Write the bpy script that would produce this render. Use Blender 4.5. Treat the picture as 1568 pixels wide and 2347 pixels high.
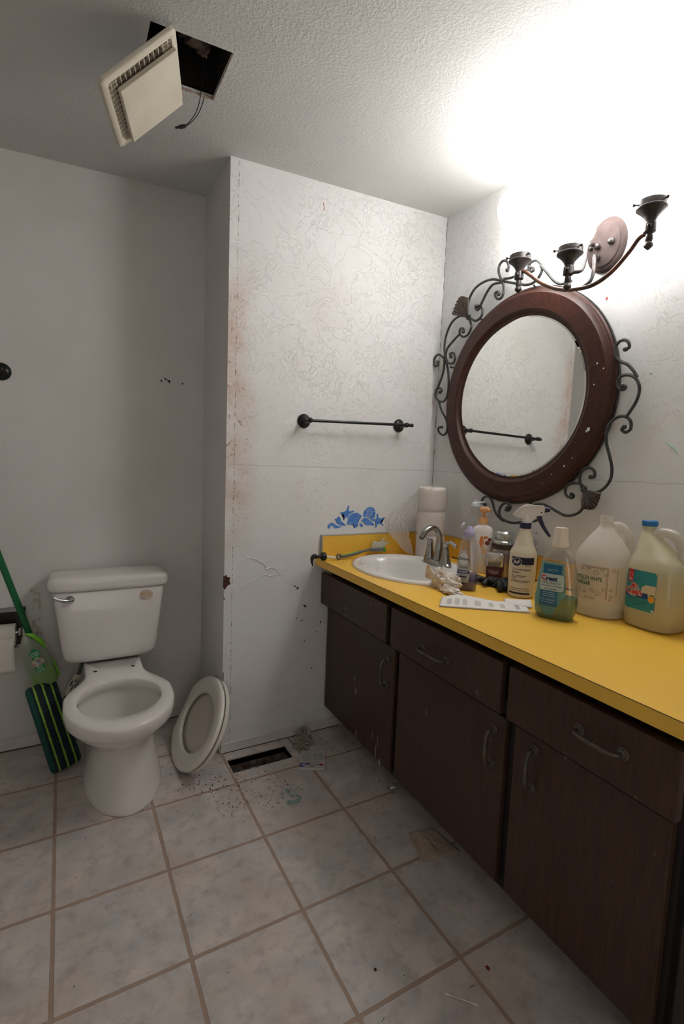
import bpy, bmesh, math, random
from mathutils import Vector, Matrix, noise as mnoise
for o in list(bpy.data.objects): bpy.data.objects.remove(o)
SC = bpy.context.scene
COL = SC.collection
PI = math.pi
# ------------------------------------------------------------ camera
cam = bpy.data.cameras.new('camera'); co = bpy.data.objects.new('camera', cam); COL.objects.link(co)
yaw, pitch, roll = 0.5046, -0.1003, 0.0393
F = Vector((math.sin(yaw)*math.cos(pitch), math.cos(yaw)*math.cos(pitch), math.sin(pitch)))
R0 = Vector((math.cos(yaw), -math.sin(yaw), 0)); U0 = R0.cross(F)
Rr = R0*math.cos(roll)+U0*math.sin(roll); Uu = U0*math.cos(roll)-R0*math.sin(roll)
mw = Matrix((Rr, Uu, -F)).transposed().to_4x4(); mw.translation = Vector((-1.6136, -1.9876, 1.2553))
co.matrix_world = mw
cam.sensor_fit = 'HORIZONTAL'; cam.sensor_width = 36; cam.lens = 1139.69*36/1568; cam.clip_start = 0.05
SC.camera = co
CAM = mw.translation.copy()
# ------------------------------------------------------------ light / exposure
w = bpy.data.worlds.new('world'); SC.world = w; w.use_nodes = True
w.node_tree.nodes['Background'].inputs[0].default_value = (1, .93, .85, 1)
w.node_tree.nodes['Background'].inputs[1].default_value = 0.0
SC.view_settings.view_transform = 'Standard'; SC.view_settings.look = 'None'
SC.view_settings.gamma = 1; SC.view_settings.exposure = 0.18; SC.view_settings.use_curve_mapping = False
LAMP_STRENGTH = 13.5
BULB_STRENGTH = 30.0
LAMP_COL = (1.0, 0.99, 0.975)

# added fill light with no seen source, shining in from an unseen rear doorway
al = bpy.data.lights.new('fill_light', 'AREA'); al.shape = 'RECTANGLE'; al.size = .78; al.size_y = 1.9; al.energy = 4.2; al.color = (1, .95, .89)
alo = bpy.data.objects.new('fill_light', al); COL.objects.link(alo); alo.location = (-1.55, -3.02, 1.05); alo.rotation_euler = (PI/2, 0, 0)

# ------------------------------------------------------------ helpers
def V(*a): return Vector(a)
def lerp(a, b, t): return a+(b-a)*t
def sst(a, b, x):
    t = max(0, min(1, (x-a)/(b-a))); return t*t*(3-2*t)

def root(name, label, cat, loc=(0, 0, 0), rz=0.0, group=None, rot=None):
    o = bpy.data.objects.new(name, None); COL.objects.link(o)
    o.location = loc; o.rotation_euler = rot if rot else (0, 0, rz)
    o.empty_display_size = .02
    o['label'] = label; o['category'] = cat
    if group: o['group'] = group
    return o
def tag(o, label, cat, group=None, kind=None):
    o['label'] = label; o['category'] = cat
    if group: o['group'] = group
    if kind: o['kind'] = kind
    return o
def rmat(o):
    return Matrix.Translation(o.location) @ o.rotation_euler.to_matrix().to_4x4()
def wmat(o):
    return rmat(o) if o.parent is None else wmat(o.parent) @ rmat(o)

class MB:
    def __init__(s): s.v = []; s.f = []
    def add(s, vs, fs):
        n = len(s.v); s.v += [Vector(p) for p in vs]; s.f += [tuple(i+n for i in f) for f in fs]
    def box(s, a, b, M=None):
        x0, y0, z0 = a; x1, y1, z1 = b
        vs = [V(x, y, z) for z in (z0, z1) for y in (y0, y1) for x in (x0, x1)]
        if M: vs = [M @ p for p in vs]
        s.add(vs, [(0, 2, 3, 1), (4, 5, 7, 6), (0, 1, 5, 4), (2, 6, 7, 3), (0, 4, 6, 2), (1, 3, 7, 5)])
    def loft(s, rings, cap0=True, cap1=True, closed=True):
        n = len(rings[0]); b = len(s.v)
        for r in rings: s.v += [Vector(p) for p in r]
        for i in range(len(rings)-1):
            for j in range(n if closed else n-1):
                k = (j+1) % n
                s.f.append((b+i*n+j, b+i*n+k, b+(i+1)*n+k, b+(i+1)*n+j))
        if closed and cap0: s.f.append(tuple(b+j for j in reversed(range(n))))
        if closed and cap1: s.f.append(tuple(b+(len(rings)-1)*n+j for j in range(n)))
    def lathe(s, prof, M=None, n=32, cap0=True, cap1=True):
        rings = []
        for r, z in prof:
            rg = [V(r*math.cos(2*PI*k/n), r*math.sin(2*PI*k/n), z) for k in range(n)]
            if M: rg = [M @ p for p in rg]
            rings.append(rg)
        s.loft(rings, cap0, cap1)
    def tube(s, pts, r, n=10, caps=True, flat=None):
        pts = [Vector(p) for p in pts]
        rs = r if isinstance(r, (list, tuple)) else [r]*len(pts)
        T = []
        for i in range(len(pts)):
            a = pts[max(0, i-1)]; b = pts[min(len(pts)-1, i+1)]
            T.append((b-a).normalized())
        up = V(0, 0, 1) if abs(T[0].z) < .9 else V(1, 0, 0)
        nn = T[0].cross(up).normalized(); rings = []
        for i, p in enumerate(pts):
            nn = (nn-T[i]*nn.dot(T[i])).normalized(); bb = T[i].cross(nn)
            rings.append([p+(nn*math.cos(2*PI*k/n)+bb*math.sin(2*PI*k/n))*rs[i] for k in range(n)])
        s.loft(rings, caps, caps)
    def grid(s, fn, nu, nv):
        b = len(s.v)
        for j in range(nv+1):
            for i in range(nu+1): s.v.append(Vector(fn(i/nu, j/nv)))
        for j in range(nv):
            for i in range(nu):
                a = b+j*(nu+1)+i; s.f.append((a, a+1, a+nu+2, a+nu+1))
    def ball(s, c, r, n=12, sc=(1, 1, 1)):
        c = Vector(c); rings = []
        m = max(4, n//2)
        for i in range(1, m):
            a = PI*i/m
            rings.append([c+V(r*sc[0]*math.sin(a)*math.cos(2*PI*k/n), r*sc[1]*math.sin(a)*math.sin(2*PI*k/n), -r*sc[2]*math.cos(a)) for k in range(n)])
        s.loft(rings)
    def poly(s, pts):
        n = len(s.v); s.v += [Vector(p) for p in pts]; s.f.append(tuple(range(n, n+len(pts))))
    def split(s, name, m, parent=None, **k):
        # one object per connected piece
        par = list(range(len(s.v)))
        def fnd(a):
            while par[a] != a: par[a] = par[par[a]]; a = par[a]
            return a
        for f in s.f:
            r = fnd(f[0])
            for i in f[1:]: par[fnd(i)] = r
        gr = {}
        for f in s.f: gr.setdefault(fnd(f[0]), []).append(f)
        out = []
        for fs in gr.values():
            ids = sorted({i for f in fs for i in f}); mp = {a: b for b, a in enumerate(ids)}
            q = MB(); q.v = [s.v[i] for i in ids]; q.f = [tuple(mp[i] for i in f) for f in fs]
            out.append(q.build(name, m, parent, **k))
        return out
    def build(s, name, m, parent=None, smooth=True, world=False, bev=0, bseg=2, solid=0, sub=0, ang=40):
        vs = s.v
        if world and parent is not None:
            inv = wmat(parent).inverted(); vs = [inv @ p for p in vs]
        me = bpy.data.meshes.new(name); me.from_pydata([tuple(p) for p in vs], [], s.f); me.validate(); me.update()
        bm = bmesh.new(); bm.from_mesh(me); bmesh.ops.recalc_face_normals(bm, faces=bm.faces); bm.to_mesh(me); bm.free()
        o = bpy.data.objects.new(name, me); COL.objects.link(o); me.materials.append(m)
        if parent is not None: o.parent = parent
        if smooth:
            for p in me.polygons: p.use_smooth = True
            try: me.set_sharp_from_angle(angle=math.radians(ang))
            except Exception: pass
        if solid:
            md = o.modifiers.new('solid', 'SOLIDIFY'); md.thickness = solid; md.offset = 0
        if bev:
            md = o.modifiers.new('bevel', 'BEVEL'); md.width = bev; md.segments = bseg; md.limit_method = 'ANGLE'; md.angle_limit = math.radians(35)
        if sub:
            md = o.modifiers.new('sub', 'SUBSURF'); md.levels = sub; md.render_levels = sub
        return o

def catmull(pts, n=6):
    pts = [Vector(p) for p in pts]; out = []
    P = [pts[0]*2-pts[1]]+pts+[pts[-1]*2-pts[-2]]
    for i in range(1, len(P)-2):
        for k in range(n):
            t = k/n; a, b, c, d = P[i-1], P[i], P[i+1], P[i+2]
            out.append(.5*((2*b)+(c-a)*t+(2*a-5*b+4*c-d)*t*t+(3*b-a-3*c+d)*t**3))
    out.append(pts[-1]); return out
def ell(cx, cy, rx, ry, z, n=48, e=2.0):
    out = []
    for k in range(n):
        a = 2*PI*k/n; c, s_ = math.cos(a), math.sin(a)
        out.append(V(cx+rx*math.copysign(abs(c)**(2/e), c), cy+ry*math.copysign(abs(s_)**(2/e), s_), z))
    return out

def text(s, size, m, parent, fn, name='lettering', bold=0.0, align='CENTER', sx=1.0, space=1.0, shear=0.0, rotate=0.0):
    cu = bpy.data.curves.new('t', 'FONT'); cu.body = s; cu.size = size; cu.align_x = align; cu.align_y = 'CENTER'
    cu.offset = bold*size; cu.resolution_u = 3; cu.space_line = space; cu.shear = shear
    ob = bpy.data.objects.new('t', cu); COL.objects.link(ob)
    bpy.context.view_layer.update()
    dg = bpy.context.evaluated_depsgraph_get()
    me = bpy.data.meshes.new_from_object(ob.evaluated_get(dg)); bpy.data.objects.remove(ob)
    ca, sa = math.cos(rotate), math.sin(rotate)
    for v in me.vertices:
        x, y = v.co.x*sx, v.co.y
        v.co = fn(x*ca-y*sa, x*sa+y*ca)
    me.materials.clear(); me.materials.append(m)
    for p in me.polygons: p.material_index = 0
    me.name = name
    o = bpy.data.objects.new(name, me); COL.objects.link(o)
    if parent is not None: o.parent = parent
    return o
def patch(mb, fn, lr, z0, z1, nu=10, nv=12):
    def f(u, v):
        z = lerp(z0, z1, v); l, r = lr(z); return fn(lerp(l, r, u), z)
    mb.grid(f, nu, nv)
def rrect(x0, x1, z0, z1, r):
    def lr(z):
        d = 0
        if z > z1-r: d = r-math.sqrt(max(0, r*r-(z-(z1-r))**2))
        if z < z0+r: d = r-math.sqrt(max(0, r*r-((z0+r)-z)**2))
        return x0+d, x1-d
    return lr
def ellr(cx, cz, rx, rz):
    def lr(z):
        t = max(0, 1-((z-cz)/rz)**2)**.5; return cx-rx*t, cx+rx*t
    return lr
def lines(m, parent, fn, rows, name='small_print'):
    mb = MB()
    for (x0, x1, z, h) in rows:
        n = max(2, int((x1-x0)/.004))
        mb.grid(lambda u, v: fn(lerp(x0, x1, u), z-h/2+h*v), n, 1)
    return mb.build(name, m, parent, smooth=False)

# ------------------------------------------------------------ materials
def nt(name):
    m = bpy.data.materials.new(name); m.use_nodes = True; t = m.node_tree
    return m, t, t.nodes['Principled BSDF'], t.nodes['Material Output']
def setp(b, col=None, rough=None, metal=None, spec=None):
    if col is not None: b.inputs['Base Color'].default_value = (*col, 1)
    if rough is not None: b.inputs['Roughness'].default_value = rough
    if metal is not None: b.inputs['Metallic'].default_value = metal
    if spec is not None: b.inputs['Specular IOR Level'].default_value = spec
def nd(t, kind, **kw):
    n = t.nodes.new(kind)
    for k, v in kw.items():
        if k.startswith('i_'): n.inputs[k[2:].replace('_', ' ')].default_value = v
        else: setattr(n, k, v)
    return n
def pos(t): return t.nodes.new('ShaderNodeNewGeometry').outputs['Position']
def objc(t): return t.nodes.new('ShaderNodeTexCoord').outputs['Object']
def noise(t, vec, scale, detail=3, rough=.5, dist=0.0, stretch=None):
    if stretch:
        mp = t.nodes.new('ShaderNodeMapping'); mp.inputs['Scale'].default_value = stretch
        t.links.new(vec, mp.inputs[0]); vec = mp.outputs[0]
    n = t.nodes.new('ShaderNodeTexNoise'); n.inputs['Scale'].default_value = scale
    n.inputs['Detail'].default_value = detail; n.inputs['Roughness'].default_value = rough; n.inputs['Distortion'].default_value = dist
    t.links.new(vec, n.inputs['Vector']); return n.outputs['Fac']
def ramp(t, fac, p0, p1, c0=(0, 0, 0, 1), c1=(1, 1, 1, 1), interp='LINEAR'):
    r = t.nodes.new('ShaderNodeValToRGB'); r.color_ramp.interpolation = interp
    r.color_ramp.elements[0].position = p0; r.color_ramp.elements[1].position = p1
    r.color_ramp.elements[0].color = c0; r.color_ramp.elements[1].color = c1
    t.links.new(fac, r.inputs[0]); return r.outputs[0]
def math_(t, op, a, b=None, c=None, clamp=False):
    n = t.nodes.new('ShaderNodeMath'); n.operation = op; n.use_clamp = clamp
    for i, x in enumerate((a, b, c)):
        if x is None: continue
        if isinstance(x, (int, float)): n.inputs[i].default_value = x
        else: t.links.new(x, n.inputs[i])
    return n.outputs[0]
def mix(t, fac, a, b):
    n = t.nodes.new('ShaderNodeMix'); n.data_type = 'RGBA'
    for sock, x in ((n.inputs[0], fac), (n.inputs[6], a), (n.inputs[7], b)):
        if isinstance(x, (int, float)): sock.default_value = x
        elif isinstance(x, tuple): sock.default_value = (*x[:3], 1)
        else: t.links.new(x, sock)
    return n.outputs[2]
def sep(t, vec):
    n = t.nodes.new('ShaderNodeSeparateXYZ'); t.links.new(vec, n.inputs[0]); return n.outputs
def bump(t, b, h, dist, strength=1.0):
    n = t.nodes.new('ShaderNodeBump'); n.inputs['Distance'].default_value = dist; n.inputs['Strength'].default_value = strength
    t.links.new(h, n.inputs['Height']); t.links.new(n.outputs[0], b.inputs['Normal'])
def sm(t, x, a, b):   # smooth 0..1 between a and b
    n = t.nodes.new('ShaderNodeMapRange'); n.interpolation_type = 'SMOOTHSTEP'
    n.inputs[1].default_value = a; n.inputs[2].default_value = b
    t.links.new(x, n.inputs[0]); return n.outputs[0]
MC = {}
def M(name, col, rough=.5, metal=0.0, spec=.5, var=None, vs=20, bmp=None, bs=80):
    if name in MC: return MC[name]
    m, t, b, out = nt(name); setp(b, col, rough, metal, spec)
    if var:
        f = ramp(t, noise(t, objc(t), vs, 4), .35, .7)
        t.links.new(mix(t, f, col, var), b.inputs['Base Color'])
    if bmp: bump(t, b, noise(t, objc(t), bs, 3), bmp)
    MC[name] = m; return m
def clear(name, col=(1, 1, 1), gloss=.12, rough=.08, haze=0.0, hazecol=(.8, .8, .8), edge=.35):
    if name in MC: return MC[name]
    m, t, b, out = nt(name)
    tr = nd(t, 'ShaderNodeBsdfTransparent'); tr.inputs[0].default_value = (*col, 1)
    gl = nd(t, 'ShaderNodeBsdfGlossy'); gl.inputs['Roughness'].default_value = rough
    lw = nd(t, 'ShaderNodeLayerWeight'); lw.inputs[0].default_value = .35
    f = math_(t, 'MULTIPLY_ADD', lw.outputs['Facing'], edge, gloss*.4)
    mx = nd(t, 'ShaderNodeMixShader'); t.links.new(f, mx.inputs[0]); t.links.new(tr.outputs[0], mx.inputs[1]); t.links.new(gl.outputs[0], mx.inputs[2])
    res = mx.outputs[0]
    if haze:
        df = nd(t, 'ShaderNodeBsdfDiffuse'); df.inputs[0].default_value = (*hazecol, 1)
        tl = nd(t, 'ShaderNodeBsdfTranslucent'); tl.inputs[0].default_value = (*hazecol, 1)
        m2 = nd(t, 'ShaderNodeMixShader'); m2.inputs[0].default_value = .5
        t.links.new(df.outputs[0], m2.inputs[1]); t.links.new(tl.outputs[0], m2.inputs[2])
        m3 = nd(t, 'ShaderNodeMixShader'); m3.inputs[0].default_value = haze
        t.links.new(res, m3.inputs[1]); t.links.new(m2.outputs[0], m3.inputs[2]); res = m3.outputs[0]
    t.links.new(res, out.inputs[0]); MC[name] = m; return m

def wall_mat(name, kind):
    m, t, b, out = nt(name); setp(b, (.74, .735, .72), .62, 0, .3)
    P = pos(t); X, Y, Z = sep(t, P)
    base = mix(t, ramp(t, noise(t, P, 3.5, 3), .35, .7), (.80, .795, .785), (.75, .74, .725))
    if kind == 'knock':
        # troweled plateaus with thin broken edges, thinner towards the lower panel
        n1 = noise(t, P, 9, 6, .62, .9)
        pl = ramp(t, n1, .500, .506)
        n2 = noise(t, P, 34, 3, .6, 1.6)
        ds = ramp(t, n2, .61, .618)
        n3 = noise(t, P, 20, 5, .7, .8, (1, 1, .6))
        ds2 = ramp(t, n3, .38, .388)
        reg = ramp(t, noise(t, P, 2.6, 2), .42, .60)
        up = sm(t, Z, 1.1, 1.5)
        h = math_(t, 'ADD', math_(t, 'MULTIPLY', math_(t, 'ADD', pl, math_(t, 'MULTIPLY', ds2, .6)), math_(t, 'MULTIPLY_ADD', up, .35, .12)), math_(t, 'MULTIPLY', math_(t, 'MULTIPLY', ds, reg), .9))
        h = math_(t, 'ADD', h, math_(t, 'MULTIPLY', noise(t, P, 160, 2), .12))
        # panel seams
        wob = math_(t, 'MULTIPLY', math_(t, 'SUBTRACT', noise(t, P, 14, 3), .5), .012)
        s1 = math_(t, 'SUBTRACT', math_(t, 'ADD', Z, wob), 1.228)
        seam = math_(t, 'LESS_THAN', math_(t, 'ABSOLUTE', s1), .0016)
        h = math_(t, 'ADD', h, math_(t, 'MULTIPLY', math_(t, 'GREATER_THAN', s1, 0.0), .6))
        base = mix(t, math_(t, 'MULTIPLY', seam, .35), base, (.30, .27, .24))
        bump(t, b, h, .0025, .95)
        # grime where the wall was handled
        low = math_(t, 'SUBTRACT', 1.0, sm(t, Z, .2, 1.3))
        base = mix(t, math_(t, 'MULTIPLY', math_(t, 'MULTIPLY', low, ramp(t, noise(t, P, 6, 4), .3, .8)), .18), base, (.60, .55, .51))
    else:
        bump(t, b, noise(t, P, 190, 3, .6), .0009, .6)
    if name == 'wall_back_paint':
        # rusty water stain down the outer corner
        d = math_(t, 'ADD', X, 1.058)
        n4 = noise(t, P, 7, 5, .65)
        zz = math_(t, 'MULTIPLY', sm(t, Z, .78, 1.15), math_(t, 'SUBTRACT', 1.0, sm(t, Z, 1.75, 2.1)))
        xx = math_(t, 'SUBTRACT', 1.0, sm(t, d, .02, .16))
        st = math_(t, 'MULTIPLY', math_(t, 'MULTIPLY', zz, xx), ramp(t, n4, .30, .68), clamp=True)
        base = mix(t, math_(t, 'MULTIPLY', st, .75), base, (.58, .36, .25))
        n5 = ramp(t, noise(t, P, 30, 5, .7, 2.0), .60, .63)
        base = mix(t, math_(t, 'MULTIPLY', math_(t, 'MULTIPLY', n5, math_(t, 'MULTIPLY', zz, xx)), .85), base, (.33, .15, .08))
        n6 = ramp(t, noise(t, P, 2.2, 3), .52, .75)
        base = mix(t, math_(t, 'MULTIPLY', n6, .22), base, (.62, .50, .40))
        # corner bead crack, broken
        wob2 = math_(t, 'MULTIPLY', math_(t, 'SUBTRACT', noise(t, P, 9, 4), .5), .012)
        dc = math_(t, 'ABSOLUTE', math_(t, 'SUBTRACT', math_(t, 'ADD', d, wob2), .034))
        brk = ramp(t, noise(t, P, 38, 5, .75), .49, .53)
        cr = math_(t, 'MULTIPLY', math_(t, 'LESS_THAN', dc, .0012), brk)
        base = mix(t, math_(t, 'MULTIPLY', cr, .85), base, (.10, .06, .045))
        # chipped outer arris
        ar = math_(t, 'MULTIPLY', math_(t, 'LESS_THAN', d, .0035), ramp(t, noise(t, P, 16, 3), .58, .60))
        ar = math_(t, 'MULTIPLY', ar, math_(t, 'LESS_THAN', Z, 1.0))
        base = mix(t, ar, base, (.06, .02, .015))
    if name in ('wall_back_paint', 'wall_right_paint'):
        # open crack in the inner corner
        dd = math_(t, 'ABSOLUTE', X) if name == 'wall_back_paint' else math_(t, 'ABSOLUTE', Y)
        br = ramp(t, noise(t, P, 18, 3), .45, .52)
        ck = math_(t, 'MULTIPLY', math_(t, 'LESS_THAN', dd, .0022), br)
        base = mix(t, math_(t, 'MULTIPLY', ck, .8), base, (.14, .11, .09))
    if name == 'wall_alcove_paint':
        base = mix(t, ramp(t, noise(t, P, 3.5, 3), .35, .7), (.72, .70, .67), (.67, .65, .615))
        f = math_(t, 'MULTIPLY', math_(t, 'LESS_THAN', math_(t, 'ABSOLUTE', math_(t, 'SUBTRACT', math_(t, 'ADD', X, math_(t, 'MULTIPLY', Z, .03)), -1.722+.0)), .018), ramp(t, noise(t, P, 40, 4), .50, .56))
        f = math_(t, 'MULTIPLY', f, math_(t, 'MULTIPLY', math_(t, 'GREATER_THAN', Z, .35), math_(t, 'LESS_THAN', Z, .70)))
        base = mix(t, math_(t, 'MULTIPLY', f, .55), base, (.42, .30, .24))
        base = mix(t, math_(t, 'MULTIPLY', ramp(t, noise(t, P, 1.6, 3), .5, .8), .2), base, (.60, .54, .44))
    t.links.new(base, b.inputs['Base Color'])
    return m
m_back = wall_mat('wall_back_paint', 'knock')
m_right = wall_mat('wall_right_paint', 'knock')
m_alc = wall_mat('wall_alcove_paint', 'smooth')
m_plain = wall_mat('wall_plain_paint', 'smooth')
def ceil_mat():
    m, t, b, out = nt('ceiling_paint'); setp(b, (.68, .675, .66), .8, 0, .2); P = pos(t)
    h = math_(t, 'ADD', ramp(t, noise(t, P, 110, 3, .6), .40, .66), math_(t, 'MULTIPLY', noise(t, P, 240, 2), .3))
    bump(t, b, h, .0011, .55)
    t.links.new(mix(t, ramp(t, noise(t, P, 2, 3), .4, .7), (.68, .675, .66), (.63, .62, .60)), b.inputs['Base Color']); return m
m_ceil = ceil_mat()
def floor_mat():
    m, t, b, out = nt('floor_tile'); setp(b, (.5, .45, .42), .42, 0, .4); P = pos(t)
    mp = nd(t, 'ShaderNodeMapping'); mp.vector_type = 'TEXTURE'
    mp.inputs['Location'].default_value = (-1.6704, -.2306, 0); mp.inputs['Rotation'].default_value = (0, 0, .0079); mp.inputs['Scale'].default_value = (.3056, .3056, 1)
    t.links.new(P, mp.inputs[0]); x, y, z = sep(t, mp.outputs[0])
    wob = math_(t, 'MULTIPLY', math_(t, 'SUBTRACT', noise(t, P, 25, 2), .5), .012)
    def edge(c):
        f = math_(t, 'FRACT', math_(t, 'ADD', math_(t, 'ADD', c, wob), 100.5))
        return math_(t, 'ABSOLUTE', math_(t, 'SUBTRACT', f, .5))
    d = math_(t, 'MINIMUM', edge(x), edge(y))
    g = math_(t, 'SUBTRACT', 1.0, sm(t, d, .0135, .0185))
    # per tile tone
    cx = math_(t, 'FLOOR', math_(t, 'ADD', x, 0)); cy = math_(t, 'FLOOR', math_(t, 'ADD', y, 0))
    cb = nd(t, 'ShaderNodeCombineXYZ'); t.links.new(cx, cb.inputs[0]); t.links.new(cy, cb.inputs[1])
    wn = nd(t, 'ShaderNodeTexWhiteNoise'); wn.noise_dimensions = '2D'; t.links.new(cb.outputs[0], wn.inputs[0])
    n1 = ramp(t, noise(t, P, 9, 5, .6, .5), .36, .66)
    n2 = ramp(t, noise(t, P, 22, 5, .65), .5, .72)
    c = mix(t, n1, (.66, .585, .54), (.47, .44, .435))
    c = mix(t, math_(t, 'MULTIPLY', ramp(t, noise(t, P, 4.5, 3), .45, .7), .45), c, (.60, .48, .38))
    c = mix(t, math_(t, 'MULTIPLY', n2, .7), c, (.33, .27, .24))
    c = mix(t, math_(t, 'MULTIPLY', wn.outputs[0], .16), c, (.42, .36, .33))
    # dirt spots
    vo = nd(t, 'ShaderNodeTexVoronoi'); vo.inputs['Scale'].default_value = 60; t.links.new(P, vo.inputs['Vector'])
    near = math_(t, 'MULTIPLY', ramp(t, noise(t, P, 4, 3), .52, .66), math_(t, 'LESS_THAN', vo.outputs['Distance'], .12))
    c = mix(t, math_(t, 'MULTIPLY', near, .5), c, (.12, .08, .06))
    gc = mix(t, noise(t, P, 12, 3), (.44, .32, .245), (.33, .225, .17))
    c = mix(t, g, c, gc)
    t.links.new(c, b.inputs['Base Color'])
    rr = math_(t, 'MULTIPLY_ADD', g, .35, .40); t.links.new(rr, b.inputs['Roughness'])
    h = math_(t, 'ADD', math_(t, 'MULTIPLY', g, -1.0), math_(t, 'MULTIPLY', noise(t, P, 60, 3), .08))
    bump(t, b, h, .002, .8); return m
m_floor = floor_mat()
def wood(name, c1, c2, rough=.5, sc=(30, 30, 2.2), ax='Z', dust=0.0):
    m, t, b, out = nt(name); setp(b, c1, rough, 0, .35); P = objc(t)
    n = noise(t, P, 3.0, 6, .6, 1.2, sc); f = ramp(t, n, .35, .68)
    c = mix(t, f, c1, c2)
    fine = ramp(t, noise(t, P, 9, 3, .6, 0, (sc[0]*2.2, sc[1]*2.2, sc[2])), .5, .62)
    c = mix(t, math_(t, 'MULTIPLY', fine, .4), c, tuple(x*.45 for x in c1))
    if dust:
        sp = ramp(t, noise(t, P, 28, 4, .7, 1.0, (1, 1, .35)), .70, .73)
        c = mix(t, math_(t, 'MULTIPLY', sp, dust), c, (.35, .30, .26))
        c = mix(t, math_(t, 'MULTIPLY', noise(t, P, 3, 3), .25), c, (.10, .065, .05))
    t.links.new(c, b.inputs['Base Color']); bump(t, b, n, .0006, .6); return m
m_wood = wood('dark_stained_veneer', (.042, .020, .013), (.075, .036, .020), .42, dust=.5)
m_woodface = M('cabinet_shade_black', (.012, .008, .007), .6)  # near-black: shade of the recesses and end panel put into the colour
m_frame = wood('mahogany_frame', (.070, .021, .012), (.034, .011, .008), .45, (9, 14, 14))
m_yellow = M('yellow_laminate', (.93, .555, .065), .36, 0, .45, (.89, .52, .075), 3)
m_ceramic = M('white_porcelain', (.79, .75, .715), .09, 0, .5, (.77, .725, .69), 4)
m_sink = M('sink_enamel', (.80, .77, .74), .14, 0, .5, (.77, .735, .70), 5)
m_seat = M('seat_plastic', (.80, .76, .69), .18, 0, .5)
m_chrome = M('chrome', (.62, .63, .64), .16, 1.0, .5, (.42, .42, .42), 30)
m_nickel = M('tarnished_nickel', (.42, .41, .39), .22, 1.0, .5, (.30, .29, .27), 18)
m_iron = M('dark_iron', (.035, .036, .034), .42, .3, .5, (.075, .075, .07), 60, .0004, 120)
m_bronze = M('oil_rubbed_bronze', (.022, .020, .019), .38, .5, .5, (.05, .045, .042), 60)
m_fix = M('fixture_bronze', (.025, .022, .021), .38, .5, .5, (.06, .05, .046), 45, .0004, 150)
m_blk = M('black_metal', (.010, .010, .010), .32, .2, .5)
m_blkplastic = M('black_plastic', (.012, .012, .013), .35)
m_trim = M('painted_trim', (.72, .68, .65), .5, 0, .4, (.64, .59, .56), 12)
m_white = M('white_plastic', (.80, .76, .70), .3)
m_cream = M('cream_plastic', (.66, .61, .50), .42, 0, .4, (.60, .54, .43), 9)
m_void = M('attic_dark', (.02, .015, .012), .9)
m_handle = M('aged_pull', (.16, .13, .10), .45, .7, .5, (.08, .07, .06), 60)
m_ink = M('black_ink', (.02, .02, .025), .5)
m_whiteink = M('white_ink', (.80, .80, .78), .5)

# ------------------------------------------------------------ the room
def cz(x, y): return 2.44+.0445*x+.0411*y
W, D = 1.0578, .3929
def struct(o): o['kind'] = 'structure'; return o
XL, YR = -2.45, -2.9
T = .10
def wallbox(name, x0, x1, y0, y1, m, top=2.62):
    mb = MB(); mb.box((x0, y0, 0), (x1, y1, top)); return struct(mb.build(name, m, None, smooth=False))
# ceiling, tilted, with the fan opening cut out
hx0, hx1, hy0, hy1 = -1.414, -1.197, -.513, -.287
mb = MB()
xs = [XL-.1, hx0, hx1, .1]; ys = [YR-.1, hy0, hy1, D+.1]
for i in range(3):
    for j in range(3):
        if i == 1 and j == 1: continue
        a, b_, c, d = xs[i], xs[i+1], ys[j], ys[j+1]
        lo = [V(a, c, cz(a, c)), V(b_, c, cz(b_, c)), V(b_, d, cz(b_, d)), V(a, d, cz(a, d))]
        hi = [p+V(0, 0, .014) for p in lo]
        mb.add(lo+hi, [(0, 1, 2, 3), (4, 7, 6, 5), (0, 4, 5, 1), (1, 5, 6, 2), (2, 6, 7, 3), (3, 7, 4, 0)])
CEIL = struct(mb.build('ceiling', m_ceil, None, smooth=False))
# torn drywall edge round the opening
random.seed(4)
mb = MB()
for (x0, y0, x1, y1) in ((hx1, hy0, hx1, hy1), (hx0+.08, hy1, hx1, hy1)):
    pts = []
    for k in range(26):
        u = k/25; x = lerp(x0, x1, u)+random.uniform(-.0015, .0015); y = lerp(y0, y1, u)+random.uniform(-.0015, .0015)
        pts.append(V(x, y, cz(x, y)+.003))
    mb.tube(pts, [random.uniform(.0015, .0042) for _ in pts], 6)
mb.build('torn_paper_edge', M('drywall_paper', (.52, .42, .36), .9, 0, .1, (.30, .18, .12), 60), CEIL)
# attic box above the hole
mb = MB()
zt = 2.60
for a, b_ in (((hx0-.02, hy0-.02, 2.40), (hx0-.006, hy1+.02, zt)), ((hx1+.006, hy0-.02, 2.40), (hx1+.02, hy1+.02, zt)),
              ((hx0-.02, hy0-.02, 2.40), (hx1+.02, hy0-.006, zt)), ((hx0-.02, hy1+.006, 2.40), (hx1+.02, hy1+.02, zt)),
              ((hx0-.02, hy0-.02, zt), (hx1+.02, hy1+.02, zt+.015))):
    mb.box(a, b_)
struct(mb.build('trim_1', m_void, None, smooth=False))
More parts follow.
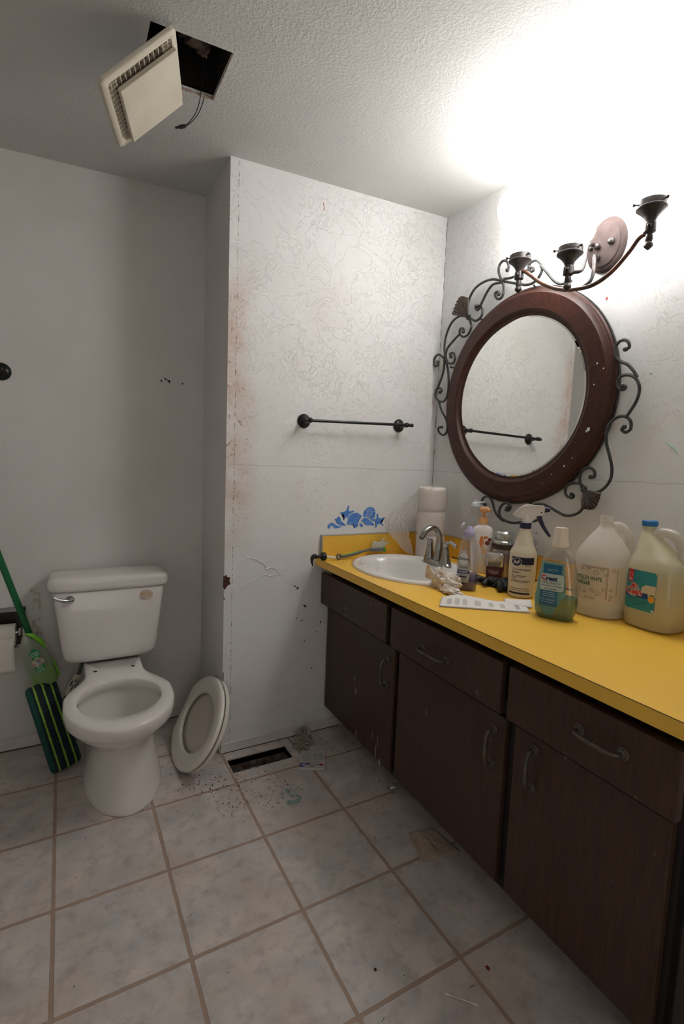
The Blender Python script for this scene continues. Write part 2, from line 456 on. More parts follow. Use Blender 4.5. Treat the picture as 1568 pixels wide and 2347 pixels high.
# floor with register opening
fx0, fx1, fy0, fy1 = -1.052, -.794, -.158, -.062
mb = MB(); xs = [XL-.1, fx0, fx1, .1]; ys = [YR-.1, fy0, fy1, D+.1]
for i in range(3):
    for j in range(3):
        if i == 1 and j == 1: continue
        mb.box((xs[i], ys[j], -.03), (xs[i+1], ys[j+1], 0))
FLOOR = struct(mb.build('floor', m_floor, None, smooth=False))
mb = MB(); dz = -.085
mb.box((fx0-.01, fy0-.01, dz), (fx0, fy1+.01, -.005)); mb.box((fx1, fy0-.01, dz), (fx1+.01, fy1+.01, -.005))
mb.box((fx0-.01, fy0-.01, dz), (fx1+.01, fy0, -.005)); mb.box((fx0-.01, fy1, dz), (fx1+.01, fy1+.01, -.005)); mb.box((fx0, fy0, dz-.01), (fx1, fy1, dz))
duct = mb.build('floor_register_duct', M('rusty_duct', (.26, .24, .22), .7, .1, .3, (.10, .04, .03), 28), None, smooth=False)
tag(duct, 'open rectangular floor duct with no grille, beside the white baseboard', 'duct')
mb = MB(); random.seed(8)
for k in range(34):
    x = random.uniform(fx0+.01, fx1-.01); y = random.uniform(fy0+.01, fy1-.008)
    mb.ball((x, y, dz+.006+.03*sst(-.12, -.06, y)), random.uniform(.006, .016), 7, (1.3, .8, .45))
mb.build('duct_debris', M('duct_dirt', (.16, .12, .10), .95, 0, .1, (.34, .31, .28), 50), duct)['kind'] = 'stuff'
# walls
wb = wallbox('wall_back', -W, .1, 0, .004, m_back); wr = wallbox('wall_right', 0, T, YR, 0, m_right)
ws = wallbox('wall_alcove_side', -W, -W+.1, .004, D, m_alc); wa = wallbox('wall_alcove_back', XL, -W+.1, D, D+T, m_alc)
wl = wallbox('wall_left', XL-T, XL, YR, D+T, m_plain); 
mb = MB(); mb.box((XL-T, YR-T, 0), (-1.95, YR, 2.62)); mb.box((-1.15, YR-T, 0), (.1, YR, 2.62)); mb.box((-1.95, YR-T, 2.03), (-1.15, YR, 2.62)); wn_ = struct(mb.build('wall_rear', m_plain, None, smooth=False))
# door behind the camera
mb = MB(); mb.box((-1.985, YR+.022, .01), (-1.95, YR+.81, 2.03)); dr = struct(mb.build('door_1', M('door_paint', (.62, .58, .52), .5), None, smooth=False, bev=.003))
mb = MB(); mb.lathe([(.026, 0), (.026, .006), (.011, .012), (.011, .04), (.026, .05), (.03, .06), (.022, .072), (.004, .075)], Matrix.Translation((-1.95, YR+.74, .95)) @ Matrix.Rotation(PI/2, 4, 'Y')); mb.build('door_knob', m_bronze, dr)
mb = MB()
for a, b_ in (((-2.02, YR, 0), (-1.96, YR+.02, 2.1)), ((-1.14, YR, 0), (-1.08, YR+.02, 2.1)), ((-2.02, YR, 2.04), (-1.08, YR+.02, 2.1))): mb.box(a, b_)
struct(mb.build('trim_2', m_trim, None, smooth=False))
# baseboards
def base(name, a, b_, bev=.002):
    mb = MB(); mb.box(a, b_); return struct(mb.build(name, m_trim, None, smooth=False, bev=bev))
base('baseboard_back', (-W-.006, -.011, 0), (-.5, 0, .042)); base('baseboard_alcove_side', (-W-.010, 0.0005, 0), (-W, D, .044))
base('baseboard_alcove_back', (XL, D-.010, 0), (-W-.011, D, .05)); base('baseboard_left', (XL, YR, 0), (XL+.01, D-.011, .05))
# dark gap under the baseboards
mb = MB(); mb.box((-W, -.0125, 0), (-.5, -.0112, .003)); mb.box((XL+.011, D-.0115, 0), (-W-.012, D-.0102, .003)); struct(mb.build('trim_3', m_void, None, smooth=False))
# damage on the back wall
m_rot = M('rotten_wood', (.055, .018, .013), .85, 0, .2, (.12, .05, .035), 120, .002, 160)
chip = [(-1.0578, .768), (-1.049, .775), (-1.046, .764), (-1.032, .761), (-1.036, .749), (-1.03, .734), (-1.045, .726), (-1.051, .715), (-1.0578, .712)]
mb = MB(); mb.poly([(x, -.0006, z) for x, z in chip]); mb.poly([(x, -.0045, z) for x, z in chip[:0]] or [(x, -.0006, z) for x, z in [(-1.0578, .35), (-1.0535, .36), (-1.0545, .31), (-1.0535, .27), (-1.0578, .26)]])
mb.poly([(x, -.0006, z) for x, z in [(-1.0578, .22), (-1.0535, .215), (-1.055, .15), (-1.0578, .13)]])
mb.add([(-W-.0006, -.001, .715), (-W-.0006, .012, .72), (-W-.0006, .010, .765), (-W-.0006, -.001, .77)], [(0, 1, 2, 3)])
mb.split('exposed_rot', m_rot, wb, smooth=False)
mb = MB()
for p in ([(-1.003, .804), (-.978, .831), (-.945, .838), (-.912, .824), (-.885, .806), (-.875, .786), (-.855, .791), (-.827, .779), (-.82, .762), (-.801, .752)],
          [(-.991, .716), (-.969, .719), (-.943, .735), (-.911, .75), (-.891, .763), (-.857, .755), (-.827, .758)]):
    c = catmull([(x, -.0005, z) for x, z in p], 6); random.seed(2)
    mb.tube(c, [.0014+.0009*math.sin(i*1.3)+.0012*math.sin(PI*i/len(c)) for i in range(len(c))], 6)
mb.split('peeling_paint', m_back, wb)
mb = MB(); random.seed(5)
for (x, z) in [(-.739, .698), (-.727, .69), (-.686, .601), (-.727, .551), (-.701, .538), (-.622, .475), (-.690, .607), (-.685, .439), (-.698, .39), (-.644, .304), (-.63, .183), (-.688, .107), (-.606, .519)]:
    r = random.uniform(.004, .009) if z > .4 else random.uniform(.002, .005)
    mb.poly([(x+r*random.uniform(.4, 1)*math.cos(2*PI*k/9), -.0007, z+r*random.uniform(.4, 1)*math.sin(2*PI*k/9)) for k in range(9)])
mb.split('dirt_spot', M('wall_dirt', (.13, .10, .085), .9), wb, smooth=False)
mb = MB(); random.seed(6)
mb.poly([(-.665, -.0006, 2.33), (-.661, -.0006, 2.331), (-.656, -.0006, 2.306), (-.662, -.0006, 2.297), (-.660, -.0006, 2.31)])
mb.build('red_scuff', M('red_mark', (.45, .14, .11), .8), wb, smooth=False)
mb = MB()
for (y, z, r) in ((-.869, 1.843, .005), (-.656, 1.006, .004)):
    mb.poly([(-.0006, y+r*math.cos(k), z+r*1.2*math.sin(k)) for k in range(6)])
mb.split('red_dot', MC['red_mark'], wr, smooth=False)
mb = MB()
mb.tube(catmull([(-.001, -1.115, 1.352), (-.001, -1.125, 1.343), (-.001, -1.138, 1.335), (-.001, -1.148, 1.318)], 4), .0018, 6); mb.ball((-.001, -1.043, 1.572), .004, 8, (.3, 1.2, .7))
mb.split('toothpaste_splatter', M('toothpaste', (.45, .72, .62), .4), wr)
# holes left in the alcove wall
mb = MB()
for (x, z, r) in ((-1.245, 1.583, .0045), (-1.228, 1.594, .0045), (-1.211, 1.585, .0055), (-1.154, 1.581, .0042)):
    mb.poly([(x+r*math.cos(k*PI/4)*(.7+.3*(k % 2)), D-.0008, z+r*math.sin(k*PI/4)) for k in range(8)])
mb.tube([(-1.226, D-.0008, 1.592), (-1.217, D-.0008, 1.588), (-1.209, D-.0008, 1.576)], .0018, 5)
mb.split('screw_hole', m_void, wa, smooth=False)

# ------------------------------------------------------------ vanity
van = root('vanity_cabinet', 'long dark stained wooden vanity cabinet under the yellow countertop', 'cabinet', (0, -.0115, 0), -.017)
mb = MB()
mb.box((-.560, -1.550, .10), (-.548, -.006, .782))          # face frame sheet (recessed, its shade painted black)
mb.box((-.56, -1.552, .0), (-.03, -1.536, .782))            # end panel
mb.box((-.44, -1.53, .0), (-.428, -.01, .10))               # toe board
mb.box((-.548, -.024, .10), (-.03, -.008, .78)); mb.box((-.44, -.024, .0), (-.03, -.008, .10)); mb.box((-.04, -1.536, .1), (-.03, -.02, .78)); mb.box((-.548, -1.536, .1), (-.04, -.02, .112))
mb.build('cabinet_body', m_woodface, van, smooth=False)
def pull(parent, c, horiz, L=.105):
    # curved pull with two round flanges, proud of the panel in -x
    x, y, z = c; mb = MB(); ax = V(0, -1, 0) if horiz else V(0, 0, 1); mid = V(x, y, z)
    e0, e1 = mid-ax*L/2, mid+ax*L/2; o = V(-1, 0, 0)
    pts = catmull([e0, e0+o*.016, e0+ax*.010+o*.026, e0+ax*.03+o*.029, mid+o*.029, e1-ax*.03+o*.029, e1-ax*.010+o*.026, e1+o*.016, e1], 5)
    n = len(pts); mb.tube(pts, [.0046+.0012*math.sin(PI*i/(n-1)) for i in range(n)], 10)
    Rm = Matrix.Rotation(-PI/2, 4, 'Y')
    for e in (e0, e1): mb.lathe([(.0135, 0), (.0135, .002), (.010, .004), (.009, .007), (.005, .009)], Matrix.Translation(e) @ Rm, 20)
    return mb.build('handle', m_handle, parent)
DR = [(-.004, -.548), (-.579, -1.103), (-1.127, -1.542)]
DO = [(-.014, -.567), (-.594, -1.099), (-1.131, -1.523)]
for i, (y0, y1) in enumerate(DR):
    mb = MB(); mb.box((-.612, y1, .612), (-.592, y0, .753)); mb.box((-.594, y1+.02, .63), (-.556, y0-.02, .74)); d = mb.build('drawer', m_wood, van, smooth=False, bev=.0015)
    if i == 1: pull(d, (-.612, -.828, .673), True, .115)
    if i == 2: pull(d, (-.612, -1.385, .690), True, .100)
for i, (y0, y1) in enumerate(DO):
    mb = MB(); mb.box((-.578, y1, .118), (-.5605, y0, .588)); d = mb.build('door', m_wood, van, smooth=False, bev=.0015)
    pull(d, [(-.578, -.522, .486), (-.578, -1.058, .492), (-.578, -1.196, .507)][i], False, .098)
# paint drips and scuffs on the first door
mb = MB(); random.seed(12)
for (y, z, a, b_) in ((-.285, .36, .004, .010), (-.30, .315, .005, .016), (-.315, .135, .004, .02), (-.47, .14, .003, .035), (-.50, .12, .006, .014), (-.44, .2, .0015, .02), (-.48, .19, .0015, .03)):
    mb.poly([(-.5788, y+a*math.cos(2*PI*k/9)*random.uniform(.6, 1), z+b_*math.sin(2*PI*k/9)) for k in range(9)])
for (y, z, a, b_) in ((-.24, .70, .003, .004), (-.44, .725, .004, .004), (-.13, .70, .0015, .012), (-.245, .655, .002, .012), (-.25, .625, .003, .006)):
    mb.poly([(-.6128, y+a*math.cos(2*PI*k/9)*random.uniform(.6, 1), z+b_*math.sin(2*PI*k/9)) for k in range(9)])
mb.split('paint_drip', M('old_white_drip', (.45, .42, .40), .7), van, smooth=False)
# countertop, with the sink cut-out
zc = .822
SX, SY, SRX, SRY = -.368, -.348, .232, .288
ct = root('countertop', 'bright yellow laminate countertop running along the right wall', 'countertop', (0, 0, 0))
mb = MB(); N = 72; hole = [V(SX+(SRX-.02)*math.cos(2*PI*k/N), SY+(SRY-.02)*math.sin(2*PI*k/N), 0) for k in range(N)]
def front(y): return -.642+.017*y
rect = []
y1e = -1.556
for p in hole:    # project each hole point outwards on the near part of the slab
    d = (p-V(SX, SY, 0)); ts = []
    if d.x > 1e-6: ts.append((-.002-SX)/d.x)
    if d.x < -1e-6: ts.append((front(SY)+.0-SX)/d.x)
    if d.y > 1e-6: ts.append((-.0005-SY)/d.y)
    if d.y < -1e-6: ts.append((-.72-SY)/d.y)
    t_ = min(ts); q = V(SX, SY, 0)+d*t_
    rect.append(q)
for c in ((-.002, -.0005), (front(SY), -.0005), (-.002, -.72), (front(SY), -.72)):
    k = min(range(N), key=lambda i: (rect[i]-V(c[0], c[1], 0)).length); rect[k] = V(c[0], c[1], 0)
rect = [V(front(q.y) if q.x < front(SY)+.01 else q.x, q.y, 0) for q in rect]
th = .033
for z, flip in ((zc, 0), (zc-th, 1)):
    b0 = len(mb.v); mb.v += [p+V(0, 0, z) for p in hole]+[p+V(0, 0, z) for p in rect]
    for k in range(N): mb.f.append((b0+k, b0+(k+1) % N, b0+N+(k+1) % N, b0+N+k))
b0 = 0
for k in range(N):
    k2 = (k+1) % N
    mb.f.append((N+k, N+k2, 3*N+k2, 3*N+k)); mb.f.append((k, k2, 2*N+k2, 2*N+k))
top1 = mb
xa, xb = front(-.72), front(y1e)
mb.add([(-.002, -.72, zc), (xa, -.72, zc), (xb, y1e, zc), (-.002, y1e, zc), (-.002, -.72, zc-th), (xa, -.72, zc-th), (xb, y1e, zc-th), (-.002, y1e, zc-th)],
       [(0, 1, 2, 3), (4, 7, 6, 5), (1, 5, 6, 2), (2, 6, 7, 3), (3, 7, 4, 0)])
mb.build('worktop', m_yellow, ct, smooth=False)
mb = MB()   # thin dark joint line under the front edge of the laminate
mb.tube([(front(0)-.0004, -.001, zc-.0008), (front(y1e)-.0004, y1e, zc-.0008)], .0009, 6)
mb.build('edge_joint', M('joint_dark', (.10, .055, .02), .6), ct)
mb = MB(); mb.box((-.618, -.019, zc), (-.002, -.0008, .922)); mb.box((-.019, y1e, zc), (-.002, -.019, .922)); mb.build('backsplash', m_yellow, ct, smooth=False, bev=.001)
mb = MB(); mb.box((-.6215, -.0205, .9222), (-.002, -.0005, .9262)); mb.box((-.0205, y1e, .9222), (-.002, -.0205, .9262)); mb.box((-.6215, -.0205, zc), (-.6183, -.0005, .9222)); mb.build('backsplash_cap', M('aluminium_strip', (.50, .48, .44), .4, .3), ct, smooth=False)
mb = MB(); mb.box((-.0195, -1.0, zc+.0003), (-.0193, -.2, zc+.006)); mb.build('dirty_joint', m_void, ct, smooth=False)
# crumbs and rust stains at the left end of the counter
mb = MB(); random.seed(3)
for k in range(46):
    x = random.gauss(-.565, .035); y = random.gauss(-.13, .03)
    if y > -.03 or x < -.625: continue
    mb.ball((x, y, zc+.0006), random.uniform(.0006, .0022), 6, (1, 1.3, .4))
for (x, y) in ((-.10, -1.31), (-.108, -1.318), (-.09, -.37), (-.05, -.40)): mb.ball((x, y, zc+.001), .003, 6, (1.3, .8, .4))
tag(mb.build('crumbs', M('crumb_brown', (.10, .05, .03), .9), None), 'dark crumbs scattered on the yellow counter left of the sink', 'crumbs', kind='stuff')

# ------------------------------------------------------------ sink
sk = root('oval_sink', 'white oval drop-in sink in the yellow countertop', 'sink', (SX, SY, zc))
mb = MB(); prof = [(1.0, .0, .0005), (1.0, .0, .004), (.985, 0, .0105), (.95, 0, .0135), (.91, 0, .0125), (.885, 0, .008)]
rings = []
n = 96
for s_, o, z in prof: rings.append(ell(0, 0, SRX*s_, SRY*s_, z, n))
# inner basin is shifted to the front, leaving the faucet deck at the wall side
for (rx, ry, z, ox) in ((.165, .235, .010, -.035), (.158, .228, .004, -.036), (.150, .218, -.012, -.037), (.140, .205, -.04, -.038), (.122, .178, -.08, -.038), (.09, .13, -.115, -.036), (.05, .07, -.132, -.032), (.022, .022, -.136, -.03)):
    rings.append(ell(ox, 0, rx, ry, z, n))
mb.loft(rings, False, True); mb.build('basin', m_sink, sk, ang=60)
mb = MB(); mb.lathe([(.0225, -.1355), (.0225, -.1325), (.016, -.1325), (.014, -.1375), (.004, -.1378)], Matrix.Translation((-.03, 0, 0)), 24); mb.build('drain', m_nickel, sk)
fa = root('faucet', 'tarnished metal two-handle faucet with a high arched spout on the sink', 'faucet', (-.222, -.334, zc+.0125), 0)
mb = MB()   # base plate, running along the wall direction
mb.loft([ell(0, 0, .028, .083, 0, 48, 2.6), ell(0, 0, .028, .083, .006, 48, 2.6), ell(0, 0, .023, .076, .014, 48, 2.4), ell(0, 0, .018, .066, .018, 48, 2.4)]); mb.build('base_plate', m_nickel, fa)
for s_, nm in ((1, 'l'), (-1, 'r')):
    mb = MB(); mb.lathe([(.026, .006), (.0245, .016), (.019, .035), (.0145, .062), (.0125, .078), (.013, .080)], Matrix.Translation((0, .052*s_, 0)), 28)
    h = mb.build('handle_column', m_nickel, fa)
    mb = MB(); mb.lathe([(.013, .0805), (.0135, .086), (.0125, .094), (.009, .100), (.003, .102)], Matrix.Translation((0, .052*s_, 0)), 24)
    d = V(.1, s_*1.0, 0).normalized()
    p0 = V(0, .052*s_, .092)
    c = catmull([p0, p0+d*.012+V(0, 0, .010), p0+d*.028+V(0, 0, .012), p0+d*.046+V(0, 0, .004), p0+d*.058-V(0, 0, .003)], 5)
    for i, q in enumerate(c): pass
    mb.tube(c, [lerp(.006, .0085, i/len(c))*(1 if i < len(c)-1 else .6) for i in range(len(c))], 10)
    mb.build('lever', m_chrome, h)
mb = MB()
c = catmull([(.004, 0, .010), (.004, 0, .045), (.008, 0, .085), (.004, 0, .125), (-.016, 0, .150), (-.045, 0, .156), (-.072, 0, .142), (-.094, 0, .114)], 8)
n = len(c); mb.tube(c, [lerp(.021, .0115, min(1, i/(n*.45))) if i < n*.45 else lerp(.0115, .0128, (i-n*.45)/(n*.55)) for i in range(n)], 20)
mb.build('spout', m_nickel, fa)
mb = MB(); mb.lathe([(.0095, 0), (.0095, .004)], Matrix.Translation((-.0925, 0, .1155)) @ Matrix.Rotation(PI+.7, 4, 'Y'), 16); mb.build('aerator', m_blk, fa)
mb = MB(); mb.lathe([(.003, .02), (.003, .075), (.0065, .080), (.0065, .086), (.002, .090)], Matrix.Translation((.030, -.004, 0)), 12); mb.build('drain_rod', m_chrome, fa)

# ------------------------------------------------------------ mirror
MY, MZ = -.522, 1.539
mr = root('wall_mirror', 'round wall mirror with a dark mahogany frame and scrolled black iron', 'mirror', (0, MY, MZ))
RX = Matrix.Rotation(-PI/2, 4, 'Y')   # local z -> world -x
mb = MB(); mb.lathe([(.30, .006), (.423, .006), (.424, .016), (.420, .022), (.415, .024), (.413, .030), (.404, .034), (.398, .040), (.34, .044), (.334, .040), (.330, .030), (.326, .026), (.30, .024)], RX, 128, False, False)
mb.build('frame', m_frame, mr, ang=30)
m_mir, t, b, out = nt('mirror_glass'); setp(b, (.86, .87, .85), .012, 1.0)
mb = MB(); mb.lathe([(.3265, .0215), (.3260, .0225), (.310, .0268), (.0001, .0268)], RX, 128, False, True); g = mb.build('mirror_glass', m_mir, mr, ang=2)
mb = MB(); mb.lathe([(.4245, .004), (.4275, .004), (.4275, .012), (.4245, .012)], RX, 96, False, False); mb.build('iron_band', m_iron, mr)
SCR=[[(-0.44,2.059),(-0.446,2.072),(-0.434,2.095),(-0.411,2.104),(-0.394,2.091),(-0.393,2.065),(-0.408,2.035),(-0.42,2.022)],[(-0.419,2.032),(-0.462,2.024),(-0.504,2.026),(-0.536,2.03),(-0.557,2.018),(-0.572,2.019),(-0.567,2.03),(-0.553,2.035)],[(-0.419,2.022),(-0.481,1.997),(-0.541,1.974),(-0.58,1.974),(-0.607,1.995),(-0.61,2.021),(-0.588,2.049),(-0.565,2.055),(-0.546,2.045),(-0.55,2.027)],[(-0.606,2.025),(-0.63,2.0),(-0.671,1.953),(-0.701,1.932),(-0.729,1.929),(-0.749,1.928)],[(-0.419,2.022),(-0.362,2.045),(-0.305,2.048),(-0.257,2.034),(-0.229,2.003),(-0.221,1.97),(-0.227,1.926)],[(-0.415,2.017),(-0.369,2.022),(-0.338,2.002),(-0.312,1.968),(-0.29,1.939),(-0.273,1.947),(-0.277,1.956)],[(-0.419,2.02),(-0.428,1.991),(-0.424,1.962),(-0.405,1.954),(-0.386,1.967),(-0.382,1.984),(-0.397,1.986),(-0.402,1.975)],[(-0.226,1.922),(-0.269,1.897),(-0.303,1.907),(-0.309,1.931),(-0.294,1.954),(-0.276,1.956),(-0.275,1.946)],[(-0.226,1.922),(-0.171,1.941),(-0.116,1.929),(-0.08,1.884),(-0.067,1.826),(-0.079,1.759)],[(-0.226,1.919),(-0.246,1.879),(-0.23,1.848),(-0.196,1.843),(-0.172,1.864),(-0.176,1.883),(-0.198,1.876),(-0.195,1.865)],[(-0.178,1.859),(-0.136,1.836),(-0.095,1.806),(-0.087,1.766)],[(-0.072,1.77),(-0.041,1.789),(-0.012,1.782),(-0.006,1.76),(-0.015,1.738),(-0.039,1.74),(-0.033,1.755)],[(-0.091,1.763),(-0.11,1.739),(-0.145,1.734),(-0.156,1.758),(-0.141,1.779),(-0.118,1.78),(-0.125,1.765)],[(-0.077,1.756),(-0.072,1.703),(-0.045,1.645),(-0.025,1.619)],[(-0.086,1.755),(-0.105,1.699),(-0.112,1.652),(-0.111,1.599),(-0.091,1.566),(-0.055,1.566),(-0.021,1.592),(-0.025,1.623),(-0.049,1.63),(-0.067,1.617),(-0.053,1.609)],[(-0.05,1.566),(-0.077,1.517),(-0.11,1.48),(-0.125,1.445),(-0.12,1.414),(-0.094,1.403),(-0.063,1.42),(-0.061,1.44),(-0.081,1.441)],[(-0.974,1.652),(-0.985,1.655),(-0.984,1.669),(-0.97,1.682),(-0.951,1.68),(-0.939,1.662),(-0.943,1.637),(-0.961,1.616),(-0.986,1.602),(-1.007,1.58),(-1.021,1.559)],[(-0.977,1.535),(-0.988,1.532),(-0.982,1.523),(-0.966,1.53),(-0.959,1.549),(-0.968,1.566),(-0.989,1.569),(-1.012,1.56),(-1.029,1.538),(-1.034,1.512),(-1.027,1.482),(-1.011,1.453),(-0.999,1.434)],[(-0.995,1.403),(-0.988,1.395),(-1.002,1.386),(-1.017,1.397),(-1.014,1.422),(-0.994,1.437),(-0.97,1.436),(-0.947,1.419),(-0.936,1.388),(-0.94,1.35),(-0.954,1.312),(-0.967,1.269),(-0.965,1.231),(-0.945,1.201),(-0.916,1.185),(-0.885,1.186),(-0.866,1.194)],[(-0.862,1.196),(-0.849,1.228),(-0.856,1.258),(-0.883,1.269),(-0.903,1.256),(-0.904,1.237),(-0.891,1.237)],[(-0.869,1.194),(-0.851,1.211),(-0.825,1.212),(-0.799,1.202),(-0.793,1.18),(-0.803,1.163),(-0.823,1.159),(-0.829,1.168),(-0.82,1.172)],[(-0.869,1.192),(-0.875,1.158),(-0.866,1.122),(-0.842,1.102),(-0.803,1.093),(-0.767,1.103),(-0.73,1.117),(-0.692,1.125),(-0.654,1.118)],[(-0.405,1.096),(-0.385,1.103),(-0.393,1.124),(-0.419,1.132),(-0.444,1.114),(-0.462,1.077),(-0.487,1.052),(-0.515,1.038)],[(-0.534,1.095),(-0.526,1.084),(-0.544,1.086),(-0.549,1.103),(-0.53,1.115),(-0.505,1.104),(-0.491,1.077),(-0.502,1.052),(-0.533,1.039),(-0.572,1.037),(-0.621,1.047),(-0.676,1.058),(-0.704,1.074)]]
HEADS = {0: 0, 1: -1, 2: -1, 5: -1, 6: -1, 7: -1, 9: -1, 11: -1, 12: -1, 14: -1, 15: -1, 16: 0, 17: 0, 18: 0, 19: -1, 20: -1, 22: 0, 23: 0}
groups = {'a': [0, 1, 2, 3, 4, 5, 6], 'b': [7, 8, 9, 10], 'c': [11, 12, 13, 14, 15], 'd': [16, 17], 'e': [18, 19, 20, 21], 'f': [22, 23]}
XI = -.033
for gname, ids in groups.items():
    for i in ids:
        mb = MB()
        c = catmull([(XI+.004*math.sin(i), a, b_) for a, b_ in SCR[i]], 6)
        mb.tube(c, .0052, 8)
        if i in HEADS: mb.ball(c[HEADS[i]], .0085, 10)
        mb.build('iron_scroll', m_iron, mr, world=True)
for (y, z, dy, dz_) in ((-.419, 2.022, .3, 1), (-.226, 1.922, .7, .7), (-.079, 1.759, 1, 0), (-.869, 1.194, .7, .7)):
    c = V(XI, y, z); d = V(0, dy, dz_).normalized()
    mb = MB(); px__ = []; rr__ = []
    for k in range(13):
        e = c+d.cross(V(1, 0, 0))*(k-6)*.0017; px__.append(e); rr__.append(.0078 if k % 4 else .0066)
    mb.tube(px__, rr__, 12); mb.build('iron_collar', m_iron, mr, world=True)
SHELLS = [((-.226, 1.922), [(-.128, 1.954), (-.150, 1.994), (-.180, 2.019), (-.232, 2.000)]),
          ((-.869, 1.194), [(-.94, 1.185), (-.935, 1.160), (-.920, 1.130), (-.875, 1.127)])]
for (py, pz), arc in SHELLS:
    mb = MB(); c = catmull([(0, a, b_) for a, b_ in arc], 10); nA = len(c); P0 = V(XI-.001, py, pz)
    def shell(u, v):
        k = u*(nA-1); i = int(min(k, nA-2)); q = c[i].lerp(c[i+1], k-i)
        flute = abs(math.sin(u*PI*8)); r = (.12+.88*v)*(1+.03*flute*(v > .9))
        return V(P0.x-.006*flute*v-.010*math.sin(v*PI*.8), lerp(P0.y, q.y, r), lerp(P0.z, q.z, r))
    mb.grid(shell, 80, 10); mb.build('iron_shell', M('shell_iron', (.05, .042, .036), .45, .3, .5, (.12, .075, .055), 60), mr, world=True, solid=.004)
# standoffs so the ironwork is carried by the frame
mb = MB(); random.seed(1)
for (y, z) in ((-.30, 1.900), (-.12, 1.72), (-.115, 1.47), (-.941, 1.46), (-.83, 1.235), (-.53, 1.108), (-.64, 1.118), (-.945, 1.63), (-.58, 1.962)):
    mb.tube([(XI, y, z), (-.008, lerp(y, MY, .03), lerp(z, MZ, .03))], .0035, 8)
mb.split('iron_bracket', m_iron, mr, world=True)
mb = MB(); random.seed(9)   # dried toothpaste flecks on the frame
Rv = .372
for (px, pz, r) in ((-.874, 1.40, .006), (-.868, 1.394, .004), (-.82, 1.30, .002), (-.79, 1.272, .003), (-.74, 1.24, .002), (-.885, 1.62, .003), (-.91, 1.60, .0025), (-.88, 1.55, .0025), (-.70, 1.205, .0015)):
    mb.ball((-.0435, px, pz), r, 7, (.25, 1, 1.5))
mb.split('dried_fleck', M('fleck', (.6, .66, .66), .6), mr, world=True)

# ------------------------------------------------------------ light fixture
def glow(name, k):
    m, t, b, out = nt(name); setp(b, (.9, .9, .88), .3)
    b.inputs['Emission Color'].default_value = (*LAMP_COL, 1); b.inputs['Emission Strength'].default_value = LAMP_STRENGTH*k
    return m
m_glows = [glow('lit_opal_glass_dim', .52), glow('lit_opal_glass', 1.28), glow('lit_opal_glass', 1.28)]
m_bulb, t, b, out = nt('lit_bulb'); setp(b, (.9, .9, .88), .3)
b.inputs['Emission Color'].default_value = (*LAMP_COL, 1); b.inputs['Emission Strength'].default_value = BULB_STRENGTH
lf = root('wall_light', 'oil-rubbed bronze three-arm vanity light with glowing shades above the mirror', 'light', (0, -.855, 2.02))
mb = MB()
def ov(ry, rz, x): return [V(x, ry*math.cos(2*PI*k/64), rz*math.sin(2*PI*k/64)) for k in range(64)]
mb.loft([ov(.070, .088, -.0005), ov(.071, .089, -.008), ov(.066, .084, -.014), ov(.058, .075, -.016), ov(.056, .072, -.020), ov(.052, .068, -.021), ov(.030, .04, -.022)]); mb.build('backplate', M('backplate_bronze', (.035, .024, .022), .75, .0, .15, (.055, .038, .035), 30), lf)
mb = MB()
for (x, y, z, r) in ((-.03, -.886, 2.017, .011), (-.035, -.839, 2.014, .011), (-.03, -.811, 2.018, .008), (-.034, -.840, 1.978, .012)):
    mb.ball((x, y, z), r, 14); mb.tube([(-.018, y, z), (x, y, z)], .006, 10)
mb.split('mounting_knob', m_fix, lf, world=True)
BAR = [(-.12, -.590, 1.985), (-.12, -.606, 1.987), (-.12, -.638, 1.964), (-.12, -.68, 1.929), (-.12, -.733, 1.895), (-.12, -.785, 1.872), (-.12, -.845, 1.858), (-.12, -.901, 1.856), (-.12, -.958, 1.876), (-.12, -1.01, 1.918), (-.12, -1.040, 1.950), (-.12, -1.066, 1.955)]
mb = MB(); mb.tube(catmull(BAR, 6), .0068, 12); mb.build('curved_arm', M('arm_bronze', (.05, .042, .04), .35, .5, .5, (.20, .085, .05), 14), lf, world=True)
mb = MB(); mb.tube(catmull([(-.03, -.832, 2.022), (-.07, -.838, 2.012), (-.09, -.843, 1.99), (-.11, -.854, 1.944), (-.14, -.866, 1.906), (-.165, -.848, 1.900)], 6), .0062, 12)
mb.build('centre_arm', m_fix, lf, world=True)
mb = MB(); mb.tube(catmull([(-.03, -.839, 1.98), (-.062, -.855, 1.972), (-.085, -.872, 1.925), (-.098, -.874, 1.882), (-.115, -.855, 1.858)], 6), .0062, 12); mb.build('support_arm', m_fix, lf, world=True)
CUPS = [(-.12, -.586, 2.048), (-.165, -.838, 1.980), (-.12, -1.069, 2.040)]
